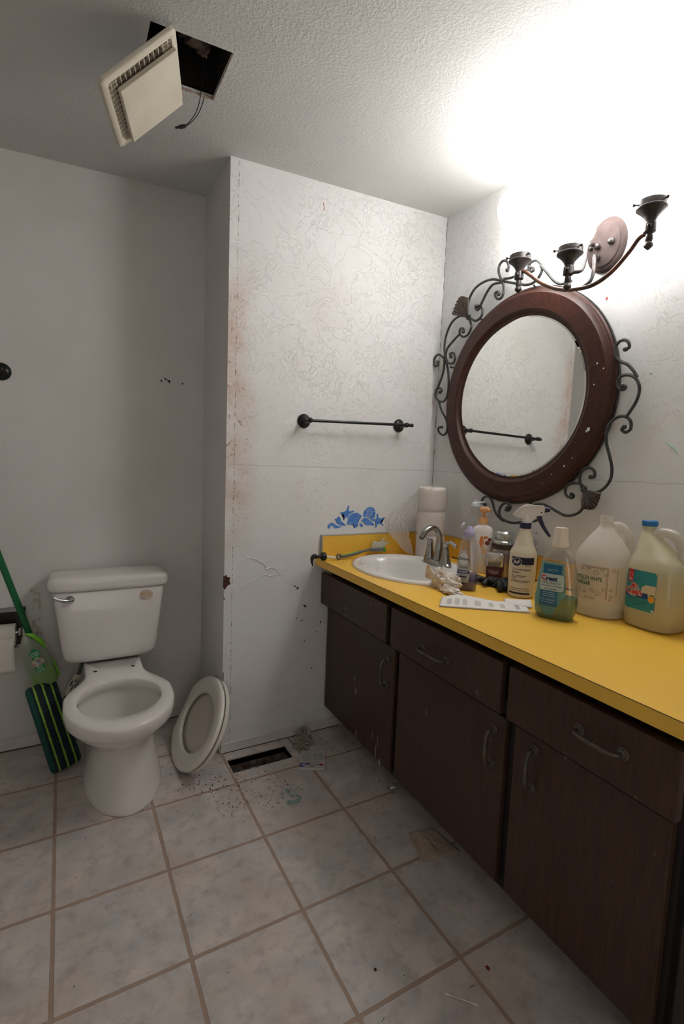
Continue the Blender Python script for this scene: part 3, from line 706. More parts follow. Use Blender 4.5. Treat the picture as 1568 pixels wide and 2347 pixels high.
for ci, (x, y, z) in enumerate(CUPS):
    mb = MB(); Mx = Matrix.Translation((x, y, z))
    mb.lathe([(.036, 0), (.039, .001), (.039, -.016), (.041, -.018), (.041, -.021), (.037, -.024), (.026, -.034), (.017, -.046), (.0135, -.056), (.0155, -.058), (.0165, -.062), (.0165, -.084), (.012, -.087), (.009, -.090), (.010, -.096), (.011, -.104), (.0085, -.112), (.0125, -.118), (.0125, -.124), (.006, -.131), (.001, -.135)], Mx, 32, False, True)
    mb.lathe([(.036, 0), (.034, -.016), (.002, -.018)], Mx, 32, False, True)
    mb.ball((x-.018, y-.008, z-.072), .006, 10)
    cp = mb.build('shade_cup', m_fix, lf, world=True)
    mb = MB()
    for k in range(3):
        a = 2*PI*k/3+.35; d = V(math.cos(a), math.sin(a), 0); p = V(x, y, z-.008)
        mb.tube([p+d*.036, p+d*.047], .0022, 8); mb.ball(p+d*.048, .0052, 10)
    mb.split('thumb_screw', m_fix, cp, world=True)
    mb = MB()
    mb.lathe([(.030, -.012), (.034, .002), (.052, .014), (.066, .028), (.072, .046), (.069, .064), (.060, .084), (.063, .098), (.080, .122), (.092, .150), (.095, .174), (.088, .200), (.070, .219), (.055, .226), (.055, .230), (.052, .226)], Mx, 40, False, False)
    sh_ = mb.build('glass_shade', m_glows[ci], lf, world=True)
    mb = MB(); mb.lathe([(.013, -.016), (.014, .012), (.022, .040), (.030, .075), (.030, .095), (.022, .112), (.006, .120)], Mx, 24); mb.build('bulb', m_bulb, sh_, world=True)

# ------------------------------------------------------------ towel bar
tb = root('towel_bar', 'black metal towel bar on the textured wall above the blue shell stencil', 'towel bar', (-.46, 0, 1.43))
RY = Matrix.Rotation(PI/2, 4, 'X')   # local z -> -y
ZL, ZR = 1.422, 1.436
for (x, z) in ((-.722, 1.424), (-.226, 1.438)):
    mb = MB(); mb.lathe([(.030, .0005), (.0305, .004), (.027, .009), (.020, .013), (.013, .017), (.0105, .022), (.009, .030), (.0105, .034), (.0105, .038), (.008, .042), (.008, .056), (.011, .060), (.011, .072), (.007, .078), (.001, .080)], Matrix.Translation((x, 0, z)) @ RY, 32)
    mb.build('wall_post', m_blk, tb, world=True)
mb = MB(); mb.tube([(-.735, -.066, 1.4225), (-.215, -.066, 1.438)], .0062, 16)
for (x, z, r) in ((-.208, 1.438, .008), (-.196, 1.4385, .0095), (-.742, 1.422, .009)): mb.ball((x, -.066, z), r, 14)
mb.build('bar', m_blk, tb, world=True)
hk = root('towel_ring_mount', 'round black wall mount on the wall high above the recessed paper holder', 'towel ring', (-1.838, D, 1.553))
mb = MB(); mb.lathe([(.033, .0005), (.034, .004), (.030, .010), (.021, .015), (.013, .020), (.010, .028), (.009, .05), (.012, .055), (.012, .066), (.003, .07)], RY, 32); mb.build('wall_post', m_blk, hk)
mb = MB(); mb.tube([V(.075*math.sin(2*PI*k/40)-.078*0-.05, -.058, -.07+.075*math.cos(2*PI*k/40)) for k in range(41)], .004, 8, False)
hk_r = mb.build('ring', m_blk, hk); hk_r.location = (-.03, 0, 0)

# ------------------------------------------------------------ ceiling fan grille
P0, P1, P2, P3 = V(-1.361, -.553, 2.342), V(-1.292, -.306, 2.327), V(-1.467, -.270, 2.152), V(-1.532, -.510, 2.167)
ex = ((P1-P0)+(P2-P3)).normalized(); ey = ((P3-P0)+(P2-P1)); ey = (ey-ex*ey.dot(ex)).normalized(); en = ex.cross(ey)
cen = (P0+P1+P2+P3)/4
if en.dot(CAM-cen) < 0:
    ex, ey = ey, ex; en = -en
G = .25; Gm = Matrix((ex, ey, en)).transposed().to_4x4(); Gm.translation = cen
vr = root('exhaust_fan_cover', 'cream plastic exhaust fan grille hanging tilted from the ceiling hole', 'fan cover', cen)
vr.rotation_euler = Gm.to_euler()
h_ = G/2
def rr4(hx_, hy_, r, z, n=8, ox=0, oy=0):
    out = []
    for (cx, cy, a0) in ((hx_-r, hy_-r, 0), (-hx_+r, hy_-r, PI/2), (-hx_+r, -hy_+r, PI), (hx_-r, -hy_+r, 1.5*PI)):
        for k in range(n):
            a = a0+PI/2*k/(n-1); out.append(V(ox+cx+r*math.cos(a), oy+cy+r*math.sin(a), z))
    return out
mb = MB()
mb.loft([rr4(h_-.004, h_-.004, .014, -.012), rr4(h_, h_, .016, -.010), rr4(h_, h_, .016, -.001), rr4(h_-.003, h_-.003, .015, .002), rr4(h_-.018, h_-.018, .010, .002), rr4(h_-.021, h_-.021, .009, -.002), rr4(h_-.021, h_-.021, .009, -.014)], False, False)
mb.build('grille_frame', m_cream, vr, ang=50)
mb = MB()
# slats between lip and panel on all sides
pin = .075
for k in range(13):
    u = -h_+.030+k*(G-.060)/12
    for s_ in (-1, 1):
        a, b_ = (pin, h_-.019)
        mb.box((u-.001, min(s_*a, s_*b_), -.014), (u+.001, max(s_*a, s_*b_), -.001)); mb.box((min(s_*a, s_*b_), u-.001, -.014), (max(s_*a, s_*b_), u+.001, -.001))
mb.build('slats', m_cream, vr, smooth=False)
mb = MB()
mb.box((-pin-.006, -pin-.006, -.013), (pin+.006, pin+.006, -.004)); mb.build('inner_tray', M('dusty_plastic', (.30, .25, .20), .9, 0, .1, (.20, .16, .12), 40), vr, smooth=False)
mb = MB(); q = .0965; off = .016; ofx = -.014
mb.loft([rr4(q, q, .003, .004, 4, ofx, off), rr4(q, q, .003, .0145, 4, ofx, off), rr4(q-.002, q-.002, .003, .016, 4, ofx, off)]); mb.box((-.05, -.05, -.005), (.05, .05, .008)); mb.build('grille_panel', m_cream, vr, smooth=False)
mb = MB()
for k in range(2):
    mb.tube([V(-.03+.06*k, -.04, -.012), V(-.03+.06*k, -.03, -.05), V(-.01+.04*k, .0, -.10)], .0012, 6)
for (a, b_) in ((-.028, .028),): mb.box((a, off-.008, .0161), (a+.001, off+.008, .0163)); mb.box((b_, off-.008, .0161), (b_+.001, off+.008, .0163))
mb.split('mounting_spring', m_cream, vr)
# the torn duct and the dangling plug
fd = root('torn_fan_duct', 'crumpled dark foil duct and wood inside the ceiling hole', 'duct', (-1.29, -.39, 2.5))
mb = MB(); random.seed(11)
c = [V(-1.39, -.40, 2.53), V(-1.33, -.40, 2.50), V(-1.28, -.385, 2.475), V(-1.235, -.36, 2.455)]
cc = catmull(c, 8)
mb.tube(cc, [.055-.03*i/len(cc)+random.uniform(-.006, .006) for i in range(len(cc))], 14); mb.build('crumpled_duct', M('dusty_foil', (.20, .15, .13), .55, .2, .5, (.08, .04, .03), 25, .004, 30), fd, world=True)
mb = MB(); mb.tube([(-1.30, -.43, 2.50), (-1.26, -.385, 2.452), (-1.235, -.355, 2.44)], [.006, .008, .003], 6); mb.build('wood_strip', M('broken_wood', (.62, .38, .22), .8, 0, .2, (.18, .07, .04), 50), fd, world=True)
mb = MB(); mb.tube([(-1.30, -.44, 2.53), (-1.40, -.40, 2.54), (-1.405, -.39, 2.595)], .012, 8); mb.build('hanger', m_void, fd, world=True)
pg = root('dangling_plug', 'small black plug dangling on two thin wires from the ceiling hole', 'plug', (-1.297, -.262, 2.277))
mb = MB()
W1 = [(-1.236, -.375, 2.475), (-1.224, -.292, 2.435), (-1.223, -.285, 2.400), (-1.228, -.288, 2.360), (-1.243, -.290, 2.318), (-1.262, -.280, 2.292), (-1.278, -.270, 2.279)]
W2 = [(-1.240, -.380, 2.475), (-1.237, -.300, 2.43), (-1.238, -.292, 2.395), (-1.239, -.292, 2.360), (-1.249, -.290, 2.322), (-1.264, -.281, 2.296), (-1.278, -.271, 2.281)]
for w_ in (W1, W2): mb.tube(catmull(w_, 6), .0013, 6)
mb.split('wire', m_blk, pg, world=True)
mb = MB(); a, b_ = V(-1.276, -.270, 2.281), V(-1.306, -.255, 2.274); d = (b_-a)
mb.tube([a, a+d*.1, a+d*.62, a+d*.63, a+d*.64, b_], [.003, .0055, .006, .0055, .0035, .0032], 8); mb.build('plug_body', m_blkplastic, pg, world=True)

# ------------------------------------------------------------ toilet
TX = -1.463
tl = root('toilet', 'white toilet with its seat removed, standing in the alcove', 'toilet', (TX, .05, 0))
NT = 120
def bowl_outline(rx, yc, yf, wb_, yb, z, yneck=None):
    # front half-ellipse, then sides sweeping back to a narrower straight end
    out = []
    for k in range(NT):
        t_ = k/NT
        if t_ < .5:      # front: from +x round to -x through -y
            a = -PI*(t_/.5); out.append(V(rx*math.cos(a), yc+(yc-yf)*math.sin(a), z))
        elif t_ < .75:   # left side going back
            u = (t_-.5)/.25; y = lerp(yc, yb, u); wv = lerp(rx, wb_, sst(.12, .62, u)); out.append(V(-wv, y, z))
        else:
            u = (t_-.75)/.25
            if u < .25: out.append(V(lerp(-wb_, wb_, u/.25), yb, z))
            else:
                u2 = 1-(u-.25)/.75; y = lerp(yc, yb, u2); wv = lerp(rx, wb_, sst(.12, .62, u2)); out.append(V(wv, y, z))
    return [p-V(0, .05, 0) for p in out]
L = [(.138, .03, -.236, .122, .27, 0), (.139, .03, -.238, .122, .27, .006), (.135, .03, -.232, .117, .27, .02), (.124, .02, -.222, .104, .27, .09), (.110, .0, -.212, .098, .27, .16), (.106, -.02, -.212, .098, .27, .205),
     (.109, -.04, -.222, .10, .27, .235), (.122, -.07, -.252, .102, .26, .262), (.142, -.10, -.292, .104, .26, .288), (.158, -.12, -.325, .105, .25, .315), (.164, -.13, -.337, .105, .245, .336),
     (.165, -.133, -.340, .105, .243, .3395), (.175, -.137, -.356, .106, .243, .3415), (.1775, -.138, -.361, .106, .243, .347), (.1805, -.138, -.368, .106, .243, .372), (.1800, -.138, -.367, .106, .243, .385), (.1778, -.138, -.364, .105, .242, .3905), (.1735, -.138, -.358, .103, .240, .3935)]
rings = [[q+V(.020*(1-sst(.20, .30, l[5])), 0, 0) for q in bowl_outline(*l)] for l in L]
def hole_ring(rx, ry, yc, z):
    out = []
    for k in range(NT):
        t_ = k/NT
        a = -PI*(t_/.5) if t_ < .5 else -PI-PI*((t_-.5)/.5)
        out.append(V(rx*math.cos(a), yc-.05+(ry)*math.sin(a), z))
    return out
for h in ((.1405, .156, -.134, .3935), (.138, .1535, -.134, .3915), (.1365, .151, -.134, .385), (.137, .152, -.134, .362), (.145, .158, -.130, .352), (.146, .158, -.128, .335), (.136, .150, -.122, .300), (.112, .125, -.105, .250), (.08, .09, -.085, .215), (.055, .06, -.07, .195), (.035, .04, -.06, .175), (.03, .035, -.055, .10)):
    rings.append(hole_ring(*h))
mb = MB(); mb.loft(rings, True, True); mb.build('bowl', m_ceramic, tl, ang=75)
# water-side stain inside the bowl
mb = MB(); mb.loft([hole_ring(.062, .068, -.072, .1995), hole_ring(.060, .066, -.072, .1998)], True, True)
mb.build('water', clear('water', (.93, .93, .9), .3, .02), tl)
mb = MB()
for sx_ in (-.069, .069): mb.lathe([(.008, .3937), (.0001, .3939)], Matrix.Translation((sx_, .125-.05, 0)), 18, True, True)
mb.split('bolt_hole', m_void, tl)
# tank
tk = MB(); tr_ = []
for (hw, y0, y1, z, e) in ((.150, .215, .362, .402, 5), (.166, .200, .370, .408, 5), (.174, .194, .374, .425, 6), (.180, .190, .376, .47, 7), (.194, .186, .378, .60, 8), (.206, .184, .380, .700, 8), (.203, .187, .378, .704, 8)):
    tr_.append(ell(-.005, (y0+y1)/2-.05, hw+.003, (y1-y0)/2, z, 96, e))
tk.loft(tr_); tank = tk.build('tank', m_ceramic, tl, ang=60)
mb = MB(); tr_ = []
for (g, z) in ((-.008, .7045), (0.004, .706), (.012, .712), (.015, .722), (.015, .738), (.010, .750), (.002, .7565), (-.02, .760), (-.08, .7615)):
    tr_.append(ell(-.005, (.184+.380)/2-.05, .212+g, (.380-.184)/2+min(g, .010)*1.0, z, 96, 7))
mb.loft(tr_); mb.build('tank_lid', m_ceramic, tl, ang=60)
mb = MB(); px, pz = -.152, .676
mb.lathe([(.016, 0), (.016, .005), (.011, .010), (.010, .018), (.004, .021)], Matrix.Translation((px, .184-.05+.003, pz)) @ RY, 24)
c = catmull([(px, .120, pz), (px-.014, .112, pz+.002), (px-.034, .108, pz+.008), (px-.054, .108, pz+.020)], 6)
mb.tube(c, [lerp(.008, .0062, i/len(c)) for i in range(len(c))], 12); mb.ball(c[-1], .0068, 12, (1.3, .9, .9)); mb.build('flush_lever', m_chrome, tl)
mb = MB(); mb.poly([(.128+.026*math.cos(2*PI*k/24), .1320, .672+.020*math.sin(2*PI*k/24)) for k in range(24)])
m_st, t, b, out = nt('yellow_stain'); f = ramp(t, noise(t, objc(t), 60, 4), .4, .6); setp(b, (.6, .45, .3), .4)
t.links.new(mix(t, f, (.56, .40, .25), (.64, .55, .46)), b.inputs['Base Color'])
st_ = mb.build('stain', m_st, tl, smooth=False)
hs = root('water_supply_hose', 'grey braided supply hose with a white paper tag behind the toilet', 'hose', (-1.60, .31, .25))
mb = MB(); mb.tube(catmull([(-1.575, .30, .405), (-1.577, .30, .365), (-1.588, .30, .32), (-1.612, .30, .27), (-1.640, .305, .225), (-1.650, .33, .17), (-1.645, .37, .14), (-1.645, D-.002, .14)], 8), .0065, 10)
mb.build('hose_tube', M('grey_hose', (.10, .10, .09), .5), hs, world=True)
mb = MB(); a = V(-1.588, .292, .325); b_ = V(-1.628, .292, .238); s_ = V(.020, -.004, -.006)
for kk, off_ in enumerate((0,)): mb.grid(lambda u, v: a.lerp(b_, v)+s_*(2*u-1)*.85+V(0, -.004*math.sin(PI*u)-.002, 0), 6, 8)
tg = mb.build('paper_tag', M('tag_paper', (.55, .52, .42), .8), hs, world=True, solid=.0006)
mb = MB()
def tagpt(u, v): return a.lerp(b_, v)+s_*(2*u-1)*.85+V(0, -.004*math.sin(PI*u)-.0032, 0)
for (u0, u1, v0, v1) in ((.12, .28, .30, .55), (.40, .50, .2, .35), (.40, .50, .45, .75), (.6, .66, .2, .6), (.74, .80, .3, .8), (.84, .88, .2, .5)):
    mb.grid(lambda u, v: tagpt(lerp(u0, u1, u), lerp(v0, v1, v)), 2, 2)
mb.build('tag_print', m_ink, hs, world=True)

# ------------------------------------------------------------ the removed seat
sm_ = Matrix(((0.083, 0.470, -0.879), (-0.990, 0.137, -0.020), (0.111, 0.872, 0.477)))
st = root('toilet_seat', 'detached white toilet seat and lid leaning against the alcove side wall', 'toilet seat', (-1.163, .002, .163))
st.rotation_euler = sm_.to_euler()
def so(s_, z, n=96):
    out = []
    for k in range(n):
        a = 2*PI*k/n; out.append(V(max(.215*math.cos(a)*s_, -.185*s_-.0), .185*math.sin(a)*s_, z))
    return out
def sh(d, z, n=96): return [V((.150+d)*math.cos(2*PI*k/n)+.006, (.114+d)*math.sin(2*PI*k/n), z) for k in range(n)]
mb = MB(); mb.loft([so(.975, -.010), so(.995, -.006), so(1.0, 0), so(.985, .0045), so(.95, .0070), so(.86, .0080), sh(.006, .0062), sh(.0015, .0045), sh(0, .001), sh(0, -.006), sh(.002, -.010), so(.975, -.010)], False, False); mb.build('seat_ring', m_seat, st, ang=60)
mb = MB(); mb.loft([so(.96, -.030), so(1.0, -.028), so(1.006, -.022), so(1.002, -.0135), so(.985, -.0125), so(.97, -.0135), so(.955, -.0215)], True, True); mb.build('seat_lid', M('seat_plastic_shaded', (.72, .66, .58), .22), st, ang=50)  # lid colour darkened from the seat plastic to paint in its shade
mb = MB()
for (x, y) in ((.185, .02), (-.04, .15), (-.05, -.15), (.12, -.125)):
    pass
for y in (-.07, .07): mb.box((-.197, y-.018, -.020), (-.183, y+.018, -.002))
mb.split('hinge', m_seat, st, bev=.003)

# ------------------------------------------------------------ spray mop
Q0, Q1, Q2, Q3 = V(-1.786, .238, .314), V(-1.662, .325, .295), V(-1.575, .183, .0), V(-1.678, .085, .0)
mu = ((Q1-Q0)+(Q2-Q3)).normalized(); mv = ((Q3-Q0)+(Q2-Q1)); mv = (mv-mu*mv.dot(mu)).normalized(); mn = mu.cross(mv)
mc = (Q0+Q1+Q2+Q3)/4+V(-.004, 0, .012)
if mn.dot(CAM-mc) < 0: mu = -mu; mn = -mn
mp_ = root('spray_mop', 'green spray mop standing on its striped pad left of the toilet', 'mop', mc)
mp_.rotation_euler = Matrix((mu, mv, mn)).transposed().to_euler()
m_pad, t, b, out = nt('mop_pad_fibre'); P = objc(t); x, y, z = sep(t, P)
wx = math_(t, 'ADD', x, math_(t, 'MULTIPLY', math_(t, 'SUBTRACT', noise(t, P, 160, 3), .5), .006))
s1 = math_(t, 'ABSOLUTE', math_(t, 'SUBTRACT', math_(t, 'ABSOLUTE', wx), .0))
bands = None
for c0 in (-.036, .001, .038):
    d = math_(t, 'LESS_THAN', math_(t, 'ABSOLUTE', math_(t, 'SUBTRACT', wx, c0)), .0042)
    bands = d if bands is None else math_(t, 'MAXIMUM', bands, d)
base_ = mix(t, ramp(t, noise(t, P, 260, 2), .4, .6), (.012, .024, .030), (.004, .008, .016))
edge_ = sm(t, math_(t, 'ABSOLUTE', x), .048, .058)
base_ = mix(t, edge_, base_, (.010, .07, .055))
c_ = mix(t, bands, base_, mix(t, noise(t, P, 240, 2), (.20, .42, .03), (.30, .50, .06)))
t.links.new(c_, b.inputs['Base Color']); b.inputs['Roughness'].default_value = .95; bump(t, b, noise(t, P, 320, 2), .003)
mb = MB()
mb.loft([rr4(.056, .162, .02, -.016, 8), rr4(.062, .168, .020, -.012, 8), rr4(.066, .173, .020, -.004, 8), rr4(.066, .173, .020, .002, 8), rr4(.062, .169, .020, .007, 8), rr4(.054, .160, .020, .009, 8)]); pad = mb.build('mop_pad', m_pad, mp_, ang=80)
mb = MB(); mb.box((-.05, -.15, -.034), (.05, .15, -.0165)); mb.build('mop_plate', M('dark_green_plastic', (.01, .10, .04), .4), mp_, bev=.006)
# bottle and pole live behind/above the pad
m_lime = clear('lime_plastic', (.55, .85, .35), .3, .12, .35, (.28, .75, .06))
HB = V(-1.714, .300, .335)        # bottle bottom centre (world)
HT = V(-1.772, .262, .545)
pa = (HT-HB).normalized(); px_ = V(-.9, -.43, 0); toc = (CAM-HB).normalized(); toc = (toc-pa*toc.dot(pa)).normalized(); sd = pa.cross(toc)
BM = Matrix((sd, -toc, pa)).transposed().to_4x4(); BM.translation = HB   # local x right?, -y to camera, z along bottle
if sd.dot(Rr) < 0:
    sd = -sd; BM = Matrix((sd, -toc, pa)).transposed().to_4x4(); BM.translation = HB
BW = [(-.035, .046, .020), (0, .047, .022), (.05, .0475, .024), (.10, .045, .024), (.14, .036, .022), (.17, .024, .018), (.195, .012, .012), (.205, .004, .006)]
def bwid(z):
    for i in range(len(BW)-1):
        if BW[i][0] <= z <= BW[i+1][0]:
            u = (z-BW[i][0])/(BW[i+1][0]-BW[i][0]); return lerp(BW[i][1], BW[i+1][1], u), lerp(BW[i][2], BW[i+1][2], u)
    return BW[-1][1:]
mb = MB(); mb.loft([[BM @ q for q in ell(-.010*sst(.1, .2, z), 0, wx_, wy_, z, 40, 2.4)] for z, wx_, wy_ in BW])
mb.build('bottle', clear('mop_bottle', (.93, .96, .90), .3, .12, .34, (.60, .68, .55)), mp_, world=True)
mb = MB(); mb.loft([[BM @ q for q in ell(0, 0, bwid(z)[0]*.93, bwid(z)[1]*.9, z, 40, 2.4)] for z in (-.034, 0, .02, .036, .0365)])
mb.build('cleaning_liquid', clear('lime_liquid', (.45, .85, .06), .1, .1, .85, (.36, .78, .02)), mp_, world=True)
mb = MB(); mb.tube([BM @ V(.050, .006, -.03), BM @ V(.052, .006, .03), BM @ V(.049, .006, .07)], [.005, .004, .001], 8)
mb.tube([BM @ V(.043, .008, .115), BM @ V(.034, .008, .155), BM @ V(.016, .008, .190), BM @ V(-.002, .008, .205)], [.003, .010, .009, .003], 8)
mb.build('lime_trim', M('lime_solid', (.22, .62, .03), .35), mp_, world=True)
def bf(x, z, off_=.0012):
    wx_, wy_ = bwid(z); u = min(.98, abs(x)/wx_); return BM @ V(x, -(wy_*(1-u**2.4)**(1/2.4))-off_, z)
inv = wmat(mp_).inverted()
lr_ = lambda z: (-.017, .017)
mb = MB(); patch(mb, lambda x, z: bf(x, z), lambda z: (-.016, .016), .035, .125, 8, 12)
patch(mb, lambda x, z: bf(x, z), lambda z: (-.024*(1-(z-.125)/.022), .024*(1-(z-.125)/.022)), .125, .147, 8, 6)
mb.build('label', M('label_green', (.01, .20, .06), .4), mp_, world=True, smooth=False)
mb = MB(); patch(mb, lambda x, z: bf(x, z, .0016), ellr(0, .084, .0215, .0185), .0656, .1024, 10, 14); mb.build('label_ring', M('label_orange', (.72, .38, .04), .4), mp_, world=True, smooth=False)
mb = MB(); patch(mb, lambda x, z: bf(x, z, .0020), ellr(0, .084, .0195, .0165), .0676, .1004, 10, 14); mb.build('label_picture', M('label_photo', (.18, .18, .17), .5, 0, .4, (.5, .5, .5), 60), mp_, world=True, smooth=False)
for s_, sz, zz in (('Your', .009, .107), ('Choice of', .009, .117), ('Cleaners!', .009, .127), ('Remember', .008, .041), ('Fill 3/4 or', .008, .0505), ('All Way', .008, .060)):
    text(s_, sz, m_whiteink, mp_, lambda x, y, zz=zz: inv @ bf(-x, zz-y, .0018), bold=.01, sx=.8)
# pole: from the head up and out of frame to the upper left
mb = MB(); A = V(-1.757, .335, .490); Bp = V(-1.842, .300, .800); d = (Bp-A)
mb.tube([A-d*.55, A+d*3.0], .0125, 16); mb.build('pole', M('green_pole', (.008, .15, .045), .3), mp_, world=True)
mb = MB(); mb.tube([A-d*.60, A-d*.15], .019, 14); mb.build('pole_socket', MC['dark_green_plastic'], mp_, world=True)

# ------------------------------------------------------------ recessed paper holder
ph = root('paper_holder', 'chrome recessed toilet paper holder in the alcove wall at the left edge', 'paper holder', (-1.855, D, .53))
X0, X1, Z0, Z1 = -1.945, -1.775, .440, .612
mb = MB()
for a, b_ in (((X0, D-.008, Z1-.020), (X1, D-.0005, Z1)), ((X0, D-.008, Z0), (X1, D-.0005, Z0+.014)), ((X0, D-.008, Z0+.014), (X0+.016, D-.0005, Z1-.020)), ((X1-.016, D-.008, Z0+.014), (X1, D-.0005, Z1-.020))): mb.box(a, b_)
mb.build('frame', m_chrome, ph, world=True, smooth=False, bev=.002)
mb = MB(); mb.box((X0+.016, D-.004, Z0+.014), (X1-.016, D-.0008, Z1-.020)); mb.build('recess', M('recess_dark', (.035, .033, .03), .35, .6), ph, world=True, smooth=False)
mb = MB(); mb.box((X1-.026, D-.055, .505), (X1-.016, D-.004, .535)); mb.tube([(X1-.021, D-.052, .52), (X0+.02, D-.052, .52)], .007, 10); mb.box((X0+.010, D-.055, .505), (X0+.020, D-.004, .535)); mb.build('spindle_arm', m_chrome, ph, world=True, bev=.002)
tr = root('toilet_paper_roll', 'white toilet paper roll with a hanging sheet in the chrome wall holder', 'toilet paper', (-1.862, .335, .515))
m_tp = M('tissue_paper', (.74, .69, .62), .9, 0, .1, (.70, .65, .58), 30, .0005, 90)
Rx = Matrix.Translation((-1.912, .335, .515)) @ Matrix.Rotation(PI/2, 4, 'Y')
mb = MB(); mb.lathe([(.018, .001), (.042, 0), (.043, .002), (.043, .101), (.042, .103), (.018, .102)], Rx, 40, False, False); mb.lathe([(.018, .001), (.018, .102)], Rx, 24, False, False); mb.build('roll', m_tp, tr, world=True)
mb = MB(); mb.grid(lambda u, v: V(lerp(-1.911, -1.811, u), .2905-.004*math.sin(v*4)+.003*math.sin(u*5+v), lerp(.515, .372, v)), 8, 10); mb.build('hanging_sheet', m_tp, tr, world=True, solid=.0004)

# ------------------------------------------------------------ things on the counter
CZ = zc+.0004
class Bot:
    """body of rounded cross-sections: rows (z, rx, ry, exponent[, cx, cy])"""
    def __init__(s, rows): s.rows = [tuple(r)+(0, 0)*(len(r) == 4) for r in rows]
    def at(s, z):
        R = s.rows
        if z <= R[0][0]: return R[0]
        for a, b in zip(R, R[1:]):
            if a[0] <= z <= b[0] and b[0] > a[0]:
                u = (z-a[0])/(b[0]-a[0]); return tuple(lerp(p, q, u) for p, q in zip(a, b))
        return R[-1]
    def f(s, x, z, off_=.0006):
        _, rx, ry, e, cx, cy = s.at(z); u = min(.999, abs(x-cx)/rx)
        return V(x, cy-(ry*(1-u**e)**(1/e))-off_, z)
    def side(s, y, z, off_=.0006):   # surface on the +x side
        _, rx, ry, e, cx, cy = s.at(z); u = min(.999, abs(y-cy)/ry)
        return V(cx+rx*(1-u**e)**(1/e)+off_, y, z)
    def mesh(s, mb, z0=-9, z1=9, k=1.0, n=56, cap0=True, cap1=True):
        zs = [r[0] for r in s.rows if z0 < r[0] < z1]
        if z0 > -9: zs = [z0]+zs
        if z1 < 9: zs = zs+[z1]
        mb.loft([ell(s.at(z)[4], s.at(z)[5], s.at(z)[1]*k, s.at(z)[2]*k, z, n, s.at(z)[3]) for z in zs], cap0, cap1)

def lab(o, name, m, B, lr, z0, z1, off_=.0005, nu=12, nv=10, side=False):
    mb = MB(); fn = (lambda x, z: B.side(x, z, off_)) if side else (lambda x, z: B.f(x, z, off_))
    patch(mb, fn, lr, z0, z1, nu, nv); return mb.build(name, m, o, ang=180)
def face(o): d = CAM-Vector(o); return math.atan2(d.y, d.x)+PI/2
def wr_(o, s_, size, m, B, x, z, **k):
    off_ = k.pop('off', .0011); return text(s_, size, m, o, lambda a, b: B.f(x+a, z+b, off_), **k)

# dish soap
p = (-.383, -.691, CZ); o = root('dish_soap_bottle', 'clear dish soap bottle with a lavender flip cap and a little dark blue soap left', 'bottle', p, face(p)-.1)
B = Bot([(0, .030, .020, 2.6), (.004, .034, .022, 2.6), (.03, .0355, .0235, 2.5), (.07, .0365, .024, 2.4), (.10, .0375, .024, 2.3), (.118, .036, .0235, 2.2), (.13, .0335, .023, 2.2), (.145, .032, .022, 2.1), (.165, .030, .0205, 2), (.182, .025, .0185, 2), (.192, .0165, .015, 2), (.197, .0155, .0145, 2)])
mb = MB(); B.mesh(mb); mb.build('bottle', clear('clear_pet', (.96, .94, .95), .25, .06, .07, (.55, .5, .55)), o)
mb = MB(); B.mesh(mb, .003, .060, .955); mb.build('soap', M('blue_soap', (.018, .012, .15), .12), o)
mb = MB(); mb.lathe([(.0185, .190), (.0190, .194), (.0188, .206), (.0165, .211), (.011, .216), (.009, .224), (.006, .227)], None, 28); c_ = mb.build('cap', M('lavender_plastic', (.42, .38, .58), .35), o)
mb = MB(); mb.lathe([(.0015, 0), (.010, .001), (.012, .004), (.0105, .008), (.003, .010)], Matrix.Translation((-.021, -.004, .226)) @ Matrix.Rotation(-1.1, 4, 'Y'), 18); mb.build('flip_lid', M('lid_pale', (.62, .58, .66), .35), o)
sil = M('silver_label', (.48, .49, .50), .35, .35)
lab(o, 'label', sil, B, lambda z: (-.031+.006*sst(.09, .145, z), lerp(.012, .004, sst(.03, .145, z))-.010*sst(.10, .145, z)**2-.006*(1-sst(.03, .05, z))), .030, .143, .0006)
lab(o, 'logo_badge', M('badge_white', (.66, .70, .72), .4), B, ellr(-.012, .113, .0145, .022), .0925, .134, .0009)
lab(o, 'blue_band', M('band_navy', (.015, .03, .16), .4), B, lambda z: (-.032, .0105), .061, .073, .0009, 12, 3)
lab(o, 'dark_pill', m_ink, B, rrect(-.025, .003, .047, .053, .0028), .047, .053, .0009, 12, 3)
wr_(o, 'DAWN', .0145, M('ink_navy', (.01, .015, .08), .4), B, -.011, .112, bold=.02, sx=.82, rotate=-.06, off=.0014)
wr_(o, 'PLATINUM', .0072, m_ink, B, -.011, .083, bold=.02, sx=.86, rotate=-.04)
wr_(o, '4X FASTER', .0082, m_whiteink, B, -.011, .067, bold=.02, sx=.8, off=.0013)
lines(m_ink, o, lambda x, z: B.f(x, z, .0011), [(-.024, .004, .0575, .001), (-.022, .002, .042, .0008), (-.022, .002, .039, .0008)])
